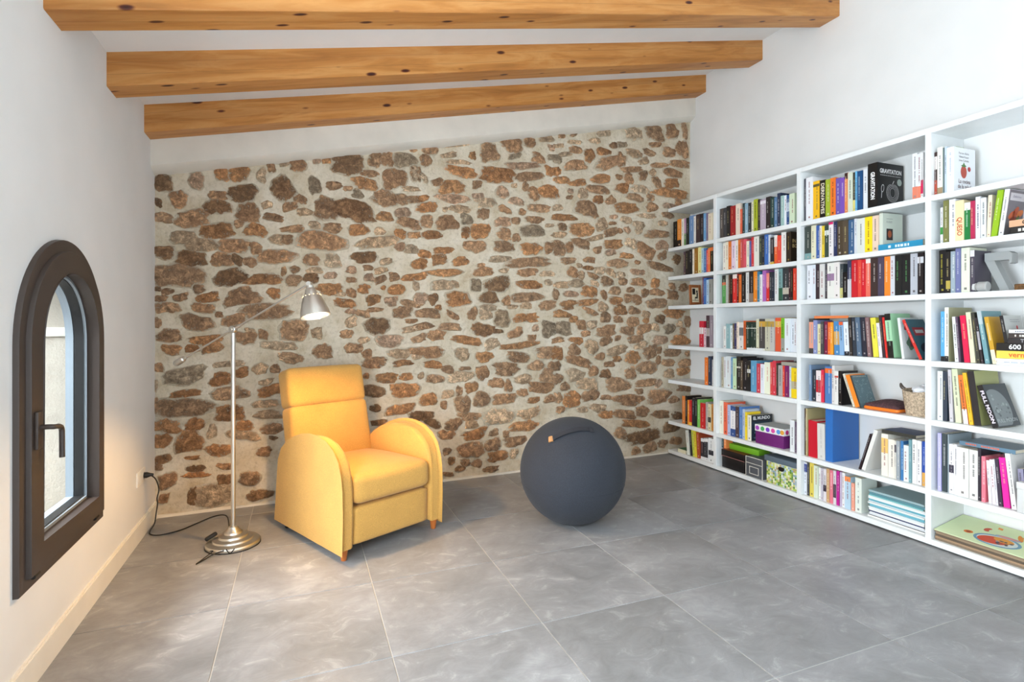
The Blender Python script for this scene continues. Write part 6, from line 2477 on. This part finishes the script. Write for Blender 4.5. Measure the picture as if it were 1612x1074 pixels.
# --- bottom shelf
flat_book(2.017, 1.910, XS + .022, XS + .19, BT[7], .032, '2f6a3a', 'cream edged book with green cover lying by the stone wall, bottom shelf', None, front='e4e0c4')
zz = rest(6, 0, 1.735, 1.58)
flat_book(1.735, 1.578, XS + .035, XS + .20, zz, .016, '8e1a20', 'dark red book lying on standing books, bottom shelf by stone wall', None)
bb = thing('storage_box', 'black storage box with dark red lid on the bottom shelf', 'box', (XS + .022, 1.352, BT[7] + .0002))
box('box_body', .004, .222, -.118, .118, 0, .10, plain('black_card', '131012', .4), bb, .002)
box('lid', 0, .226, -.122, .122, .094, .146, plain('black_lid', '17100f', .35), bb, .003)
box('lid_top', .004, .222, -.118, .118, .146, .1475, plain('dark_red_lid_top', '7c241f', .4), bb)
box('lid_edge', -.0006, .002, -.1222, .1222, .0935, .0958, plain('pale_red_trim', 'c98a84', .5), bb)
gb = thing('storage_box', 'flat lime green box lying on the black storage box', 'box', (XS + .085, 1.300, BT[7] + .1482), (0, 0, R(5)))
box('box_body', .002, .128, -.138, .138, 0, .030, plain('lime_green_card', '6fae24', .45), gb, .002)
box('lid', 0, .130, -.140, .140, .014, .045, plain('lime_green_lid', '78b62a', .45), gb, .002)
for k, (a, w, c_, hh) in enumerate(((1.500, .022, '2f4a52', .080), (1.476, .026, 'ee9050', .082))):
    b = make_book(a, a - w, BT[7] + .1482, hh, .07, c_, inset=.05)
    tag(b, '%s booklet standing on the black storage box' % cname(c_), 'book', GB)
gx = thing('storage_box', 'grey box with white edging and label frame, bottom shelf', 'box', (XS + .022, 1.135, BT[7] + .0002))
box('box_body', 0, .215, -.080, .080, 0, .150, plain('slate_card', '54575c', .5), gx, .002)
TRIM = plain('cream_card_trim', 'e0dcd0', .5)
for y0_, y1_, z0_, z1_ in ((-.081, -.077, 0, .15), (.077, .081, 0, .15), (-.077, .077, .146, .1505), (-.077, .077, .100, .104), (-.045, .045, .075, .079), (-.045, .045, .022, .026), (-.045, -.041, .026, .075), (.041, .045, .026, .075)):
    box('edging', -.0015, .001, y0_, y1_, z0_, z1_, TRIM, gx)
pb = thing('storage_box', 'mosaic patterned box with slate blue lid on the bottom shelf', 'box', (XS + .022, .888, BT[7] + .0002))
box('box_body', .002, .225, -.130, .130, 0, .172, plain('pale_green_card', 'ccd8a8', .5), pb, .002)
pol = []
cols = ['dfe6a0', 'b8cc5a', 'c9d8dc', 'e6e8d0', '8aa8c0', 'd0d878', 'b59a6a', '7a9a3a', 'e8ecd8', 'a8bcc8', 'd8c49a', '5a8a3a']
for i in range(18):
    for j in range(12):
        y_, z_ = .1285 - i * .0143, .002 + j * .0140
        pol.append(([(.0006, y_, z_), (.0006, y_ - .0136, z_), (.0006, y_ - .0136, z_ + .0133), (.0006, y_, z_ + .0133)], brng.choice(cols)))
flat_poly('mosaic_pattern', pol, 'ffffff', pb)
flat_poly('grip_hole', [([(.0002, .027 * math.cos(a) , .128 + (.013 * math.sin(a) if math.sin(a) > 0 else .020 * math.sin(a))) for a in [2 * math.pi * i / 20 for i in range(20)]], '0c0c0c')], '0c0c0c', pb)
box('lid', -.004, .230, -.135, .147, .160, .200, plain('slate_blue_lid', '5c6a76', .45), pb, .003)
# white-green cover of the last upright on the bottom shelf and the pile of magazines
z = BT[7] + .0004
mcol = ['20242a', 'dfe3e6', 'e8eaea', '2f3a66', 'e4e8ea', 'dfe6e8', '6fb0c0', '8ac4d0', 'e6eaec', 'c8d4d8', '5fa8b8', 'e8ecee', '3f8a52', '7ab8bc', '5a8a94', '9ab4b8']
mnam = ['black', 'white', 'white', 'navy', 'white', 'pale grey', 'teal', 'light teal', 'white', 'grey', 'teal', 'white', 'green', 'light teal', 'teal', 'pale teal']
for k, c_ in enumerate(mcol):
    t = brng.uniform(.007, .0125)
    o = flat_book(.262 + brng.uniform(-.006, .006), -.052 + brng.uniform(-.006, .006), XS + .028 + brng.uniform(0, .02), XS + .262, z, t, c_, '%s magazine, %s from below in the pile, bottom shelf, third bay' % (mnam[k], ORD[k + 1]), None,
                  yaw=brng.uniform(-.01, .01), cat='magazine', group='pile of magazines on the bottom shelf', name='magazine', front=c_ if k % 4 else 'e9e9e4')
    z += t + .0004
# big picture album on a pile of cardboard folders
z = BT[7] + .0004
for k in range(4):
    t = .010
    o = flat_book(-.112 - brng.uniform(0, .008), -.700, XS + .020 + brng.uniform(0, .012), XS + .27, z, t, ['8a7a66', 'a08a6c', '6f6252', 'b09a7c'][k], 'brown cardboard folder, %s from below, under the painted album' % ORD[k + 1], None, cat='folder',
                  group='cardboard folders on the bottom shelf', name='folder', front=['7a6a58', 'a08468', '5f5346', '98836a'][k])
    z += t + .0004
al = thing('album', 'pale green album with painted food on its cover, bottom shelf', 'album', (XS + .018, -.405, z), (0, R(-10), 0))
box('cover', 0, .262, -.295, .295, .010, .0145, plain('pale_green_cover', 'cfdcb0', .5), al, .001, 1)
box('pages', .004, .258, -.293, .293, 0, .010, plain('brown_album_pages', '8a7760', .9), al)
PZ = .0149


def fl(cx, cy, rx, ry, dz=0.0, n=26, rot=0, f=lambda a: 1):
    out = []
    for i in range(n):
        a = 2 * math.pi * i / n
        u, v_ = rx * math.cos(a) * f(a), ry * math.sin(a) * f(a)
        out.append((cx + u * math.cos(rot) - v_ * math.sin(rot), cy + u * math.sin(rot) + v_ * math.cos(rot), PZ + dz))
    return out


pol = [(fl(.080, .050, .060, .098), '6f96ae'), (fl(.080, .050, .049, .084, .0003), 'cfd6d4'), (fl(.078, .062, .041, .066, .0006, 26, .2), 'cc4a30'), (fl(.100, .030, .024, .045, .0009, 22, -.2), 'd9933a'),
       (fl(.140, .030, .014, .055, .0003), '9aa6c0'), (fl(.141, .030, .010, .042, .0006), 'd8928c'), (fl(.088, .178, .017, .020, .0003), 'd9762a'), (fl(.088, .178, .008, .010, .0006), '8a3a20'),
       (fl(.168, .130, .022, .017, .0003, 24, 0, lambda a: 1 if abs(a - 4.7) > .7 else .35), 'c24a2c'), (fl(.215, .098, .018, .012, .0003, 4, .8), 'e08a34'), (fl(.172, -.005, .036, .010, .0003, 20, .5), 'e08a34'),
       (fl(.190, -.040, .010, .038, .0003, 20, .15), 'e0933e'), (fl(.150, -.095, .026, .014, .0003, 4, .8), 'e08a34')]
for i in range(16):
    pol.append((fl(.070 + brng.uniform(-.02, .02), .020 + brng.uniform(-.03, .028), .006, .007, .0012 + i * .00002, 10), brng.choice(['5a4a56', '8a8a9a', 'b89a5a', 'a8503a', '3f3f4a'])))
flat_poly('painted_food', pol, 'ffffff', al)
